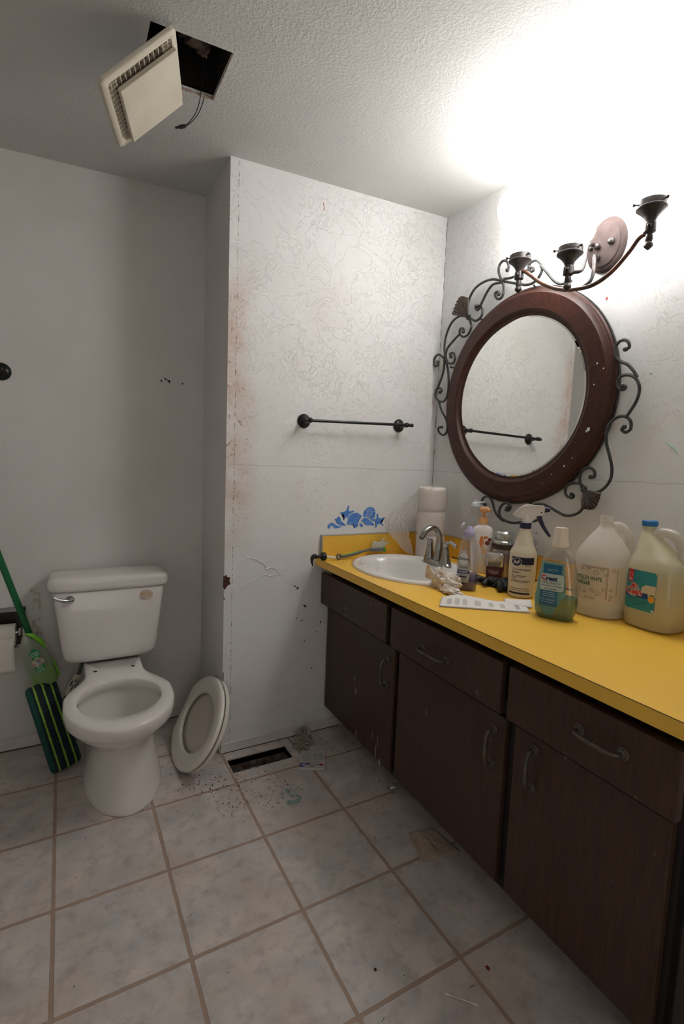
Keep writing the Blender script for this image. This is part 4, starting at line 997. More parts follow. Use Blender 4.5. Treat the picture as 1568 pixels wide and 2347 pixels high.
# hand lotion
p = (-.121, -.490, CZ); o = root('lotion_pump_bottle', 'white lotion bottle with a peach pump and orange print behind the dish soap', 'bottle', p, face(p))
B = Bot([(0, .037, .024, 3), (.004, .041, .027, 3), (.10, .042, .028, 3), (.165, .042, .028, 3), (.180, .040, .026, 2.8), (.190, .034, .022, 2.4), (.198, .019, .017, 2), (.203, .0175, .0165, 2)])
mb = MB(); B.mesh(mb); mb.build('bottle', M('lotion_white', (.74, .68, .64), .3), o)
pea = M('peach_plastic', (.80, .42, .18), .38)
mb = MB(); mb.lathe([(.0185, .2025), (.0190, .205), (.0190, .216), (.0182, .2165), (.0182, .2275), (.010, .230)], None, 28); mb.build('collar', pea, o)
mb = MB(); mb.lathe([(.0062, .229), (.0062, .245), (.010, .248), (.019, .256), (.0205, .262), (.018, .270), (.010, .272)], None, 24); mb.tube([(0, 0, .262), (.014, -.012, .264), (.024, -.020, .261)], [.010, .008, .006], 10); mb.build('pump_head', pea, o)
orr = M('print_orange', (.68, .20, .05), .5); brn = M('print_brown', (.20, .045, .02), .5); tan = M('print_tan', (.72, .45, .25), .5)
for (cx, cz_, rx, rz, mm) in ((-.002, .132, .009, .024, orr), (.003, .108, .007, .014, tan), (.021, .128, .010, .0095, brn), (.029, .142, .007, .0075, brn), (.014, .150, .008, .006, orr), (.010, .094, .010, .012, tan)):
    lab(o, 'printed_shape', mm, B, ellr(cx, cz_, rx, rz), cz_-rz*.98, cz_+rz*.98, .0006, 8, 8)
# clear pump-less bottle behind
p = (-.058, -.374, CZ); o = root('clear_bottle', 'tall empty clear bottle with a white nozzle cap, nearest the toilet rolls', 'bottle', p, face(p))
B = Bot([(0, .034, .028, 2.5), (.10, .036, .030, 2.4), (.17, .036, .030, 2.3), (.20, .032, .026, 2.1), (.23, .024, .021, 2), (.258, .0165, .0165, 2), (.262, .016, .016, 2)])
mb = MB(); B.mesh(mb); mb.build('bottle', clear('clear_pet2', (.93, .93, .92), .3, .05, .06), o)
mb = MB(); mb.lathe([(.0185, .2625), (.0185, .276), (.015, .281), (.007, .283), (.006, .290), (.002, .292)], None, 24); mb.tube([(.004, 0, .279), (.024, -.002, .281), (.036, -.003, .284)], [.006, .005, .0065], 10); mb.build('nozzle_cap', M('frosted_cap', (.60, .62, .62), .35), o)
# candle jars
glassm = clear('jar_glass', (.86, .84, .83), .6, .03, .04)
def jar(name, label, p, s_, wax):
    o = root(name, label, 'jar candle', p, 0, )
    mb = MB(); mb.lathe([(.040*s_, 0), (.046*s_, .004), (.0475*s_, .05), (.047*s_, .100*s_), (.043*s_, .112*s_), (.040*s_, .116*s_), (.0405*s_, .132*s_)], None, 40, True, False); mb.build('jar', glassm, o)
    if wax:
        mb = MB(); mb.lathe([(.039*s_, .004), (.0445*s_, .008), (.0455*s_, .05), (.045*s_, .092*s_), (.03*s_, .090*s_)], None, 40); mb.build('wax', M('plum_wax', (.20, .05, .07), .35, 0, .5, (.15, .035, .05), 9), o)
        mb = MB(); mb.lathe([(.0415*s_, .108*s_), (.0430*s_, .109*s_), (.0425*s_, .130*s_), (.0410*s_, .130*s_)], None, 40, False, False); mb.build('soot_band', M('soot', (.05, .028, .022), .3), o)
    mb = MB(); mb.lathe([(.039*s_, .1335*s_), (.045*s_, .134*s_), (.0455*s_, .142*s_), (.041*s_, .147*s_), (.034*s_, .150*s_), (.036*s_, .156*s_), (.040*s_, .164*s_), (.040*s_, .176*s_), (.034*s_, .183*s_), (.01*s_, .185*s_)], None, 40); mb.build('glass_lid', clear('lid_glass', (.90, .92, .91), 1.0, .04, .22, (.60, .63, .62)), o)
jar('jar_candle', 'glass jar candle with plum wax and a glass lid beside the sprayer', (-.084, -.572, CZ), 1.0, True)
jar('small_jar', 'small empty lidded glass jar mostly hidden behind the white sprayer', (-.068, -.674, CZ), .90, False)
# cologne
p = (-.168, -.612, CZ); o = root('cologne_bottle', 'small dark red cologne bottle with a silver cap in front of the jar candle', 'cologne', p, face(p)+.02)
B = Bot([(0, .030, .015, 6), (.0015, .0315, .0165, 6), (.052, .0315, .0165, 6), (.054, .030, .015, 6)])
mb = MB(); B.mesh(mb); mb.build('bottle', M('cologne_red', (.085, .012, .010), .08), o)
B2 = Bot([(.0545, .030, .0155, 5), (.056, .0315, .0165, 5), (.098, .0315, .0165, 5), (.105, .028, .014, 4), (.107, .022, .010, 4)])
mb = MB(); B2.mesh(mb); mb.build('cap', M('cologne_cap', (.75, .72, .66), .30, .8, .5, (.45, .42, .38), 60), o)
wr_(o, 'Chaps', .0145, M('ink_pink', (.62, .40, .38), .5), B, -.004, .034, bold=.005)
lines(M('ink_pink', (0, 0, 0)), o, lambda x, z: B.f(x, z, .001), [(-.010, .004, .0265, .0008)])
# sprayer
p = (-.259, -.824, CZ); rz_ = face(p)+.06; o = root('spray_bottle', 'white spray bottle with navy trigger and navy label stripes', 'spray bottle', p, rz_)
B = Bot([(0, .036, .036, 2), (.003, .041, .041, 2), (.012, .043, .043, 2), (.10, .0438, .0438, 2), (.148, .0438, .0438, 2), (.160, .0405, .0405, 2), (.172, .034, .034, 2)]+[(z, r, r, 2) for k in range(8) for z, r in ((.176+k*.0065, .0325-k*.0018), (.179+k*.0065, .0313-k*.0018))]+[(.229, .017, .017, 2), (.234, .0165, .0165, 2)])
mb = MB(); B.mesh(mb); mb.build('bottle', M('sprayer_white', (.72, .64, .50), .34), o, ang=25)
navy = M('navy_plastic', (.012, .012, .05), .35)
mb = MB(); mb.lathe([(.0175, .2335), (.0188, .235), (.0188, .252), (.017, .2535)], None, 32); mb.build('collar_ring', navy, o)
wp = M('sprayer_head_white', (.74, .70, .66), .32)
prof = [(-.043, .277), (-.028, .297), (-.008, .312), (.010, .3145), (.053, .3125), (.056, .306), (.055, .288), (.048, .281), (.033, .279), (.022, .262), (.014, .254), (-.012, .254), (-.012, .270), (-.030, .270)]
mb = MB(); n_ = len(prof); hw = .0135
mb.loft([[V(x*.995, -hw*.8, lerp(z, .285, .04)) for x, z in prof], [V(x, -hw, z) for x, z in prof], [V(x, -hw, z) for x, z in prof], [V(x, hw, z) for x, z in prof], [V(x*.995, hw*.8+.003, lerp(z, .285, .04)) for x, z in prof]]); mb.build('spray_head', wp, o, bev=.002)
mb = MB(); mb.lathe([(.012, .252), (.0115, .268), (.009, .280)], Matrix.Translation((0, -.004, 0)), 20); mb.build('neck_tube', wp, o)
mb = MB(); tp = catmull([(.040, 0, .284), (.046, 0, .268), (.056, 0, .246), (.070, 0, .225), (.080, 0, .212)], 5)
mb.loft([[q+V(a*lerp(1, .35, i/(len(tp)-1)), b_, a*.3) for a, b_ in ((-.011, -.006), (.006, -.006), (.006, .006), (-.011, .006))] for i, q in enumerate(tp)]); mb.build('trigger', navy, o, smooth=False, bev=.0015)
mb = MB(); mb.lathe([(.0095, 0), (.0095, .008), (.0075, .009), (.0075, .016), (.004, .017)], Matrix.Translation((.0565, 0, .301)) @ Matrix.Rotation(PI/2, 4, 'Y'), 20); mb.build('nozzle', navy, o)
mb = MB(); mb.poly([(.046+.0028*math.cos(k*PI/6), -.0137, .291+.0028*math.sin(k*PI/6)) for k in range(12)]); mb.build('pivot_pin', m_ink, o, smooth=False)
nl = M('label_navy', (.012, .012, .035), .4)
lab(o, 'label_top_band', nl, B, lambda z: (-.036+(.004 if z < .120 else 0), .0335), .116, .140, .0006, 16, 6)
lab(o, 'label_bottom_band', nl, B, lambda z: (-.0385, .026), .014, .0205, .0006, 16, 3)
lab(o, 'oval_edge', m_whiteink, B, ellr(-.022, .123, .0160, .0145), .1087, .1373, .0009)
lab(o, 'oval', nl, B, ellr(-.022, .123, .0145, .0130), .1102, .1358, .0012)
wr_(o, 'ZeP', .0150, m_whiteink, B, -.022, .123, bold=.025, sx=.8, off=.0016)
wr_(o, 'Chemically Resistant', .0078, m_ink, B, -.004, .0985, bold=.02, sx=.88); wr_(o, 'Sprayer', .0086, m_ink, B, -.022, .0885, bold=.025, sx=.88)
lines(m_ink, o, lambda x, z: B.f(x, z, .0008), [(-.034, .012, .0775, .0015), (-.034, .004, .0725, .0015), (-.034, -.018, .0675, .0013), (-.035, .026, .061, .0013), (-.035, .018, .0565, .0013), (-.036, .023, .034, .0012), (.006, .026, .1135, .0009), (.005, .026, .1105, .0009)])
wr_(o, '4 CONTENTS 32 fl. oz. (946 mL) capacity', .0042, m_ink, B, -.006, .0275, bold=.02, sx=.82)
# mouthwash
p = (-.360, -1.041, CZ); o = root('mouthwash_bottle', 'clear mouthwash bottle with teal liquid and a white cap', 'bottle', p, face(p)-.22)
B = Bot([(0, .044, .026, 3.2), (.004, .050, .030, 3.2), (.02, .0560, .032, 3.2), (.05, .0605, .033, 3), (.075, .0600, .033, 3), (.11, .056, .032, 3), (.15, .0495, .030, 2.8), (.18, .042, .0275, 2.6), (.195, .034, .025, 2.3), (.203, .0235, .022, 2), (.208, .0215, .0215, 2), (.214, .0215, .0215, 2)])
mb = MB(); B.mesh(mb); mb.build('bottle', clear('mouthwash_pet', (.93, .92, .88), .35, .05, .10, (.55, .50, .40)), o)
mb = MB(); B.mesh(mb, .003, .066, .96); mb.build('mouthwash', clear('teal_liquid', (.02, .60, .48), .3, .03, .78, (.0, .26, .22)), o)
mb = MB(); mb.lathe([(.0215, .2125), (.0225, .215), (.0225, .222), (.0215, .226), (.0190, .246), (.0183, .264), (.0176, .268), (.012, .2685)], None, 36); mb.build('cap', M('cap_ivory', (.78, .70, .60), .35), o)
lb = clear('label_film', (.55, .80, .82), .1, .2, .78, (.25, .52, .55))
lab(o, 'label', lb, B, lambda z: (lerp(-.016, -.052, sst(.0, .06, z)) if z < .06 else lerp(-.053, -.040, (z-.06)/.12), lerp(-.010, .030, min(1, z/.075)) if z < .075 else lerp(.034, .022, (z-.075)/.1)), .012, .168, .0006, 14, 20)
dk = M('label_blue', (.005, .12, .26), .4)
lab(o, 'blue_panel_top', dk, B, lambda z: (-.034, .018), .133, .162, .0010); lab(o, 'blue_panel_bottom', dk, B, lambda z: (-.038, .011), .040, .086, .0010)
lab(o, 'badge_edge', M('badge_teal', (.005, .10, .16), .4), B, rrect(-.043, .028, .084, .136, .006), .084, .136, .0013, 14, 12)
lab(o, 'badge', M('badge_ice', (.42, .55, .58), .4), B, rrect(-.0415, .0265, .0855, .1345, .005), .0855, .1345, .0016, 14, 12)
wr_(o, 'C', .020, M('ink_red', (.50, .02, .03), .4), B, -.0315, .1215, bold=.05, off=.002); wr_(o, 'rest', .0175, M('ink_navy', (0, 0, 0)), B, -.0085, .1205, bold=.05, off=.002, sx=1.12)
wr_(o, 'PRO-HEALTH', .0088, m_ink, B, -.008, .108, off=.002, sx=.95); wr_(o, 'KILLS GERMS', .0060, m_ink, B, -.009, .0905, bold=.01, off=.002)
wr_(o, 'ALCOHOL FREE', .0062, m_ink, B, -.010, .1715, off=.0009); wr_(o, 'FOR 12 HOURS', .0060, M('ink_ice', (.50, .62, .70), .5), B, -.014, .0585, off=.0014)
lines(MC['ink_ice'], o, lambda x, z: B.f(x, z, .0014), [(-.03, .003, .080, .001), (-.03, .005, .0745, .001), (-.03, .006, .069, .001), (-.032, .002, .0515, .001), (-.02, .006, .148, .0009), (-.024, .008, .144, .0009)])
lines(m_ink, o, lambda x, z: B.f(x, z, .002), [(-.036, .021, .0995, .0012)])
# vinegar jug
milky = clear('milky_hdpe', (.92, .90, .86), .5, .2, .80, (.90, .87, .81))
p = (-.184, -1.062, CZ); o = root('vinegar_jug', 'uncapped milky gallon jug with green and brown vinegar lettering', 'jug', p, face(p)-.35)
B = Bot([(0, .064, .064, 2.2), (.005, .072, .072, 2.2), (.02, .0755, .0755, 2.2), (.028, .074, .074, 2.2), (.035, .076, .076, 2.2), (.12, .0765, .0765, 2.2), (.165, .076, .076, 2.2), (.185, .0735, .0735, 2.1), (.205, .064, .064, 2), (.235, .045, .045, 2), (.262, .024, .024, 2), (.272, .0185, .0185, 2), (.284, .0178, .0178, 2), (.2845, .0195, .0195, 2), (.289, .0195, .0195, 2), (.2895, .0178, .0178, 2), (.303, .0178, .0178, 2)])
mb = MB(); B.mesh(mb, cap1=False); mb.lathe([(.0160, .303), (.0178, .303), (.016, .296), (.015, .28)], None, 32, False, False); mb.build('jug', milky, o)
mb = MB(); mb.tube(catmull([(.012, .014, .272), (.030, .030, .272), (.046, .046, .250), (.052, .052, .215), (.048, .048, .185)], 6), [.012]*25, 14); mb.build('handle', milky, o)
mb = MB(); B.mesh(mb, .004, .034, .95); mb.build('vinegar', clear('pale_liquid', (.9, .9, .86), .2, .05, .35, (.72, .68, .60)), o)
lab(o, 'label', M('label_cream', (.66, .57, .46), .5), B, lambda z: (-.070, .0705), .052, .158, .0006, 24, 8)
ingr = M('ink_green', (.02, .13, .02), .5); inbr = M('ink_brown', (.22, .13, .05), .5)
wr_(o, 'DISTILLED WHITE', .0155, ingr, B, -.012, .118, bold=.02, sx=.66, off=.0011); wr_(o, 'VINEGAR', .0165, ingr, B, -.026, .1025, bold=.02, sx=.7)
wr_(o, '1 GAL (3.78L)', .0058, ingr, B, -.004, .0605, bold=.01)
def curl(o, B, x, z, r, turns=1.3, dirn=1, w_=.0006, name='printed_scroll', mm=None):
    mb = MB(); pts = []
    for k in range(26):
        a = k/25*turns*2*PI; rr = r*(1-.75*k/25); pts.append(B.f(x+dirn*rr*math.cos(a), z+rr*math.sin(a), .0009))
    mb.tube(pts, w_, 4, False); return mb.build(name, mm or inbr, o)
mb = MB()
for (x, z, r, dn) in ((.012, .136, .010, 1), (.028, .146, .006, -1), (.036, .133, .005, 1), (-.010, .146, .005, 1), (.004, .082, .008, -1), (.020, .075, .009, 1), (.034, .088, .006, 1), (-.018, .076, .005, 1), (-.034, .082, .004, -1), (.052, .07, .005, 1), (.055, .148, .005, -1), (.050, .09, .004, 1), (-.03, .142, .006, 1), (.05, .06, .004, -1)):
    pts = [B.f(x+dn*r*(1-.75*k/22)*math.cos(k/22*8), z+r*(1-.75*k/22)*math.sin(k/22*8), .0009) for k in range(23)]; mb.tube(pts, .0005, 4, False)
for x0, z0, x1, z1 in ((-.03, .154, .040, .154), (.040, .154, .040, .062), (.0425, .154, .0425, .062), (-.03, .1515, .038, .1515), (.062, .15, .062, .07)):
    mb.tube([B.f(lerp(x0, x1, k/12), lerp(z0, z1, k/12), .0009) for k in range(13)], .0005, 4, False)
mb.build('printed_ornament', inbr, o)
# cleaner jug
p = (-.150, -1.214, CZ); o = root('cleaner_jug', 'large milky jug with a blue cap, teal label and yellow cleaner', 'jug', p, -PI/2)
# local x -> world -y, local -y -> world -x
B = Bot([(0, .060, .060, 3.2), (.006, .068, .068, 3.4), (.03, .072, .070, 3.6), (.10, .073, .071, 3.6), (.165, .073, .071, 3.4), (.185, .071, .068, 3.0), (.200, .062, .058, 2.6, -.006, 0), (.215, .050, .048, 2.4, -.016, 0), (.240, .035, .037, 2.1, -.030, 0), (.262, .022, .024, 2, -.040, 0), (.272, .0175, .0175, 2, -.043, 0), (.284, .0172, .0172, 2, -.043, 0)])
B.rows = [r if len(r) == 6 else r[:4]+(0, 0) for r in B.rows]
hdpe = clear('yellowish_hdpe', (.95, .92, .72), .5, .18, .66, (.87, .84, .66))
mb = MB(); B.mesh(mb); mb.build('jug', hdpe, o)
mb = MB(); hp = catmull([(-.030, 0, .262), (-.004, 0, .270), (.020, 0, .268), (.042, 0, .250), (.055, 0, .222), (.060, 0, .190), (.058, 0, .170)], 6)
mb.tube(hp, .0145, 16); mb.build('handle', clear('white_hdpe', (.88, .86, .80), .5, .18, .72, (.80, .77, .70)), o)
mb = MB(); B.mesh(mb, .004, .036, .955); mb.build('cleaner', clear('yellow_liquid', (.85, .72, .05), .2, .05, .6, (.62, .50, .01)), o)
mb = MB(); B.mesh(mb, .0365, .168, .955); mb.build('cleaner_pale_core', clear('pale_yellow', (.92, .88, .6), .1, .3, .25, (.70, .64, .38)), o)  # pale yellow filling above the strong yellow cleaner
mb = MB(); mb.lathe([(.0195, .2845), (.0205, .286), (.0205, .2985), (.019, .300), (.01, .3005)], Matrix.Translation((-.043, 0, 0)), 48); mb.build('cap', M('cap_blue', (.01, .17, .48), .35), o)
teal = M('label_teal', (.02, .25, .28), .4)
LX0, LX1, LZ0, LZ1 = -.057, .030, .054, .165
lab(o, 'label', teal, B, rrect(LX0, LX1, LZ0, LZ1, .006), LZ0, LZ1, .0008, 16, 16)
lab(o, 'red_tab', M('label_red', (.55, .01, .02), .4), B, lambda z: (-.050, -.034), .130, .1645, .0012)
lab(o, 'tab_ring', M('ring_pink', (.75, .42, .38), .5), B, ellr(-.042, .149, .0065, .0070), .1422, .1558, .0015, 8, 10); lab(o, 'tab_ring_inner', MC['label_red'], B, ellr(-.042, .149, .0053, .0058), .1434, .1546, .0018, 8, 10)
wr_(o, 'KILLS', .0045, m_whiteink, B, -.042, .1375, bold=.03, off=.0016); lines(m_whiteink, o, lambda x, z: B.f(x, z, .0016), [(-.048, -.036, .1342, .0008)])
lab(o, 'blue_stripe', M('label_deepblue', (.01, .035, .20), .4), B, lambda z: (LX0+.0002, .010), .089, .104, .0012)
lab(o, 'cream_swoosh', M('label_sand', (.62, .53, .38), .45), B, lambda z: (-.008+.012*sst(.118, .130, z) if z > .104 else -.002, LX1-.0003), .098, .128, .0011)
inr = M('ink_red2', (.55, .025, .02), .4)
for mm, bo, of in ((M('ink_cream', (.78, .68, .55), .5), .09, .0018), (inr, .03, .0022)):
    wr_(o, 'Mr.', .021, mm, B, -.026, .119, bold=bo, sx=.8, off=of); wr_(o, 'Clean', .025, mm, B, -.030, .1035, bold=bo, sx=.8, off=of)
lines(m_whiteink, o, lambda x, z: B.f(x, z, .0016), [(-.045, -.020, .0945, .0018), (-.043, -.022, .0915, .0014)])
tk_ = M('label_tealdark', (.01, .14, .17), .5)
lines(tk_, o, lambda x, z: B.f(x, z, .0012), [(-.045, -.010, .084, .0012), (-.042, -.012, .0805, .0012), (-.044, -.015, .077, .0012), (-.006, .010, .081, .0012), (-.006, .012, .077, .0012), (-.006, .008, .073, .0012), (-.03, -.01, .068, .003), (.018, .026, .071, .001), (.018, .026, .067, .001)])
lab(o, 'orange_fruit', M('label_orange2', (.75, .32, .015), .45), B, ellr(.0205, .0905, .0088, .0095), .0812, .0998, .0016, 8, 10); lab(o, 'leaf', ingr, B, ellr(.021, .1015, .007, .0018), .0998, .1032, .0018, 6, 4)
lab(o, 'corner_mark', m_whiteink, B, rrect(.022, .028, .057, .062, .001), .057, .062, .0012, 4, 4)

# toilet rolls in torn plastic
for k, lb_ in enumerate(('bottom of the three stacked toilet rolls in plastic beside the faucet', 'middle of the three stacked toilet rolls in plastic beside the faucet', 'top of the three stacked toilet rolls in plastic beside the faucet')):
    o = root('toilet_roll', lb_, 'toilet paper', (-.130, -.165, CZ+.001+k*.1105), 0, 'toilet rolls stacked on the counter')
    mb = MB(); mb.lathe([(.020, .001), (.058, 0), (.063, .005), (.0645, .02), (.0645, .09), (.063, .105), (.058, .110), (.020, .109)], None, 48, False, False); mb.lathe([(.020, .001), (.020, .109)], None, 32, False, False)
    mb.build('roll', M('roll_white', (.80, .74, .69), .85, 0, .1, (.76, .69, .64), 12, .0006, 40), o)
film = clear('plastic_film', (.96, .95, .95), .5, .14, .32, (.88, .84, .81), .22)
o = root('plastic_wrap', 'crinkled clear plastic wrap around the toilet rolls, trailing to the left', 'plastic bag', (-.130, -.165, CZ))
mb = MB()
def wrapf(u, v):
    a = 2*PI*u; z = lerp(.002, .338, v); r = .0672+.0022*mnoise.noise(V(math.cos(a)*2.2, math.sin(a)*2.2, z*14))+.0012*math.sin(a*9+z*30)
    if v > .93: r *= math.sqrt(max(0, 1-((v-.93)/.075)**2))*.55+.45
    return V(r*math.cos(a), r*math.sin(a), z)
mb.grid(wrapf, 90, 60)
mb.build('roll_wrap', clear('wrap_film', (.97, .96, .95), .16, .22, .22, (.88, .84, .81), .10), o)
mb = MB(); C0 = V(-.130, -.165, CZ)
def sheet(u, v):
    # from the top of the stack, draping down and out to the left, in loose vertical folds
    left = [(-.175, -.110, 1.140), (-.235, -.105, 1.085), (-.300, -.085, 1.030), (-.330, -.080, .985), (-.325, -.085, .945), (-.285, -.10, .905), (-.245, -.115, .860), (-.215, -.12, .836)]
    right = [(-.150, -.115, 1.150), (-.170, -.105, 1.090), (-.190, -.10, 1.03), (-.205, -.10, .985), (-.205, -.105, .945), (-.200, -.115, .905), (-.200, -.120, .860), (-.195, -.125, .836)]
    k = v*7; i = int(min(k, 6)); t_ = k-i; a = V(*left[i]).lerp(V(*left[i+1]), t_); b_ = V(*right[i]).lerp(V(*right[i+1]), t_)
    q = a.lerp(b_, u); f_ = .014*mnoise.noise(V(u*5, v*4, 1.3))+.010*abs(mnoise.noise(V(u*9+v*3, v*3, 7)))+.006*mnoise.noise(V(u*16, v*14, 3))
    return q+V(.25, -1, .2)*f_-C0
mb.grid(sheet, 50, 60); mb.build('loose_film', film, o)

# scrub brush
o = root('dish_brush', 'grey and green dish brush with white bristles resting on the sink edge', 'brush', (-.45, -.06, CZ))
gp = M('brush_grey', (.13, .14, .14), .4)
mb = MB()
hx_ = catmull([(-.560, -.084, .837), (-.530, -.078, .838), (-.495, -.072, .841), (-.462, -.066, .846), (-.432, -.060, .850), (-.405, -.056, .853), (-.385, -.053, .854)], 5)
n_ = len(hx_); mb.tube(hx_, [.0085 if i < n_*.5 else lerp(.0085, .0055, (i/n_-.5)/.15) if i < n_*.65 else .0055 for i in range(n_)], 12)
mb.tube([V(-.570, -.086, .838)+V(.010*math.cos(2*PI*k/20), .001, .010*math.sin(2*PI*k/20)) for k in range(21)], .0045, 8, False)
mb.loft([[V(x, -.052+a*w_, .853+b_*h__) for a, b_ in ((-1, -.7), (-1, .6), (-.6, 1), (.6, 1), (1, .6), (1, -.7))] for x, w_, h__ in ((-.392, .006, .006), (-.380, .014, .008), (-.345, .017, .0095), (-.325, .016, .0095), (-.320, .013, .008))]); mb.build('handle', gp, o, world=True)
mb = MB(); mb.loft([[q+V(0, 0, .007)+V(0, a*.006, b_*.0035) for a, b_ in ((-1, 0), (0, 1), (1, 0), (0, -.5))] for q in hx_[:17]]); mb.build('green_grip', M('brush_green', (.30, .45, .04), .5), o, world=True)
mb = MB(); random.seed(21)
for k in range(90):
    u = random.random(); x = lerp(-.380, -.322, u); y = -.052+random.uniform(-.010, .010); lean = .012+.030*max(0, u-.5)*2; hgt = lerp(.033, .026, u)
    mb.tube([(x, y, .860), (x+lean*.5, y+random.uniform(-.002, .002), .860+hgt*.6), (x+lean+random.uniform(-.003, .003), y+random.uniform(-.004, .004), .860+hgt)], .0008, 4, False)
for k in range(7): mb.tube([(-.345+.002*k, -.05, .860), (-.335+.002*k, -.05, .885), (-.318+.003*k, -.05, .905)], .0007, 4, False)
br_ = mb.build('bristles', M('bristle_white', (.72, .70, .60), .5), o, world=True); br_['kind'] = 'stuff'
mb = MB()
for k in range(70):
    y = -.052+random.uniform(-.012, .012); z = random.uniform(.843, .862); mb.tube([(-.322, y, z), (-.304+random.uniform(-.003, .003), y+random.uniform(-.002, .002), z+random.uniform(-.003, .003))], .0009, 4, False)
mb.build('green_bristles', M('bristle_green', (.10, .45, .03), .5), o, world=True)['kind'] = 'stuff'

# black pump top lying over the counter edge
o = root('soap_pump', 'black soap pump top with white tube lying over the counter corner', 'pump', (-.64, -.085, .842))
mb = MB(); Ry_ = Matrix.Translation((-.636, -.082, .8425)) @ Matrix.Rotation(-PI/2, 4, 'Y')
mb.lathe([(.012, -.002), (.0175, 0), (.0185, .003), (.0185, .013), (.0165, .017), (.012, .021), (.007, .024), (.0065, .040), (.009, .044)], Ry_, 24)
mb.tube(catmull([(-.684, -.083, .846), (-.694, -.085, .846), (-.701, -.087, .838), (-.703, -.089, .824), (-.700, -.091, .806)], 5), [.0105, .0105, .0105, .0105, .0105, .0100, .0095, .0092, .0090, .0088, .0085, .0080, .0075, .0068, .006, .0055, .005, .0042, .0035, .003, .0025], 14)
mb.build('pump_head', m_blkplastic, o, world=True)
mb = MB(); mb.tube([(-.634, -.082, .8400), (-.600, -.080, .8350), (-.575, -.079, .8310)], .0068, 14); mb.build('tube', M('tube_white', (.74, .66, .54), .35), o, world=True)

# crumpled cloth
def crumple(mb, c, R_, seed, amp=.35, fr=3.0, n=40):
    c = Vector(c); rings = []
    for i in range(1, n):
        a = PI*i/n; ring = []
        for k in range(n*2):
            b_ = PI*k/n; d = V(math.sin(a)*math.cos(b_), math.sin(a)*math.sin(b_), -math.cos(a))
            q = d*fr+V(seed, seed*2.1, 0); f_ = 1+amp*(abs(mnoise.noise(q))*2-.6)+amp*.5*(abs(mnoise.noise(q*2.3))*2-.5)
            p_ = c+V(d.x*R_[0], d.y*R_[1], d.z*R_[2])*f_; p_.z = max(p_.z, CZ+.0005); ring.append(p_)
        rings.append(ring)
    mb.loft(rings)
m_cl, t, b, out = nt('stained_cloth'); f = ramp(t, noise(t, objc(t), 26, 4), .50, .66); P = objc(t)
t.links.new(mix(t, math_(t, 'MULTIPLY', f, .6), (.72, .65, .58), (.50, .27, .17)), b.inputs['Base Color']); b.inputs['Roughness'].default_value = .95
bump(t, b, math_(t, 'ADD', noise(t, P, 45, 5), math_(t, 'MULTIPLY', noise(t, P, 300, 2), .4)), .0025, .7)
o = root('crumpled_cloth', 'crumpled off-white rag with orange-brown stains at the sink edge', 'cloth', (-.46, -.66, CZ))
mb = MB(); crumple(mb, (-.462, -.645, CZ+.036), (.026, .040, .038), 3.3, .30, 1.2); crumple(mb, (-.452, -.688, CZ+.030), (.032, .044, .026), 9.1, .28, 1.2); crumple(mb, (-.478, -.722, CZ+.010), (.022, .048, .011), 5.2, .35, 1.8)
def fold(u, v):
    a = lerp(-.3, 2.6, u); r = lerp(.020, .042, v)+.004*mnoise.noise(V(u*4, v*4, 2)); return V(-.478-.012*v, -.632+.018*math.cos(a)*.7+.026*v, CZ+.030+r*math.sin(a)*.9+.012*v)
mb.grid(fold, 30, 14); mb.build('rag', m_cl, o, world=True, solid=.002)
# black gloves
o = root('rubber_gloves', 'crumpled black disposable gloves between the soap and the sprayer', 'gloves', (-.25, -.70, CZ))
m_gl = M('black_nitrile', (.010, .010, .011), .45, 0, .4, None, 20, .004, 60)
mb = MB(); crumple(mb, (-.236, -.665, CZ+.012), (.045, .045, .014), 2.2, .35, 1.5, 30); crumple(mb, (-.215, -.720, CZ+.016), (.042, .038, .018), 6.2, .35, 1.6, 30)
random.seed(5)
for (x0, y0, x1, y1, r) in ((-.27, -.645, -.285, -.610, .010), (-.26, -.66, -.305, -.640, .009), (-.26, -.68, -.300, -.690, .008), (-.25, -.72, -.298, -.770, .011), (-.24, -.735, -.278, -.775, .010)):
    mb.tube(catmull([(x0, y0, CZ+.018), (lerp(x0, x1, .5), lerp(y0, y1, .5), CZ+.022), (x1, y1, CZ+.008)], 6), [r*(1+.25*random.random()) for _ in range(12)]+[r*.5], 10)
mb.build('glove', m_gl, o, world=True)
# leaflet
o = root('folded_leaflet', 'folded white instruction leaflet with small black print on the counter front', 'paper', (-.46, -.85, CZ))
m_pp = M('leaflet_paper', (.78, .74, .70), .7, 0, .2)
A_, B_, C_, D_ = V(-.552, -.760, 0), V(-.618, -.828, 0), V(-.398, -.985, 0), V(-.332, -.905, 0)
def lf_(u, v):   # u along, v front->back
    q = B_.lerp(C_, u).lerp(A_.lerp(D_, u), v); z = CZ+.004+.006*math.sin(u*5.2+.5)*v+.004*math.sin(u*9)*v+.010*v*(1-abs(2*u-1))
    return V(q.x, q.y, z)
mb = MB(); mb.grid(lf_, 40, 8); mb.build('top_sheet', m_pp, o, world=True, solid=.0006)
mb = MB(); mb.grid(lambda u, v: V(*(B_.lerp(C_, u).lerp(A_.lerp(D_, u), v).xy), CZ+.0012+.0006*math.sin(u*7)), 20, 4); mb.build('under_sheet', m_pp, o, world=True, solid=.0006)
mb = MB(); A2, D2 = V(-.36, -.855, 0), V(-.300, -.905, 0)
mb.grid(lambda u, v: V(*(V(-.40, -.885, 0).lerp(V(-.352, -.955, 0), u).lerp(V(-.345, -.835, 0).lerp(V(-.300, -.895, 0), u), v).xy), CZ+.003+.010*math.sin(PI*v)*(.4+u)), 12, 8); mb.build('back_flap', m_pp, o, world=True, solid=.0006)
mb = MB(); random.seed(7)
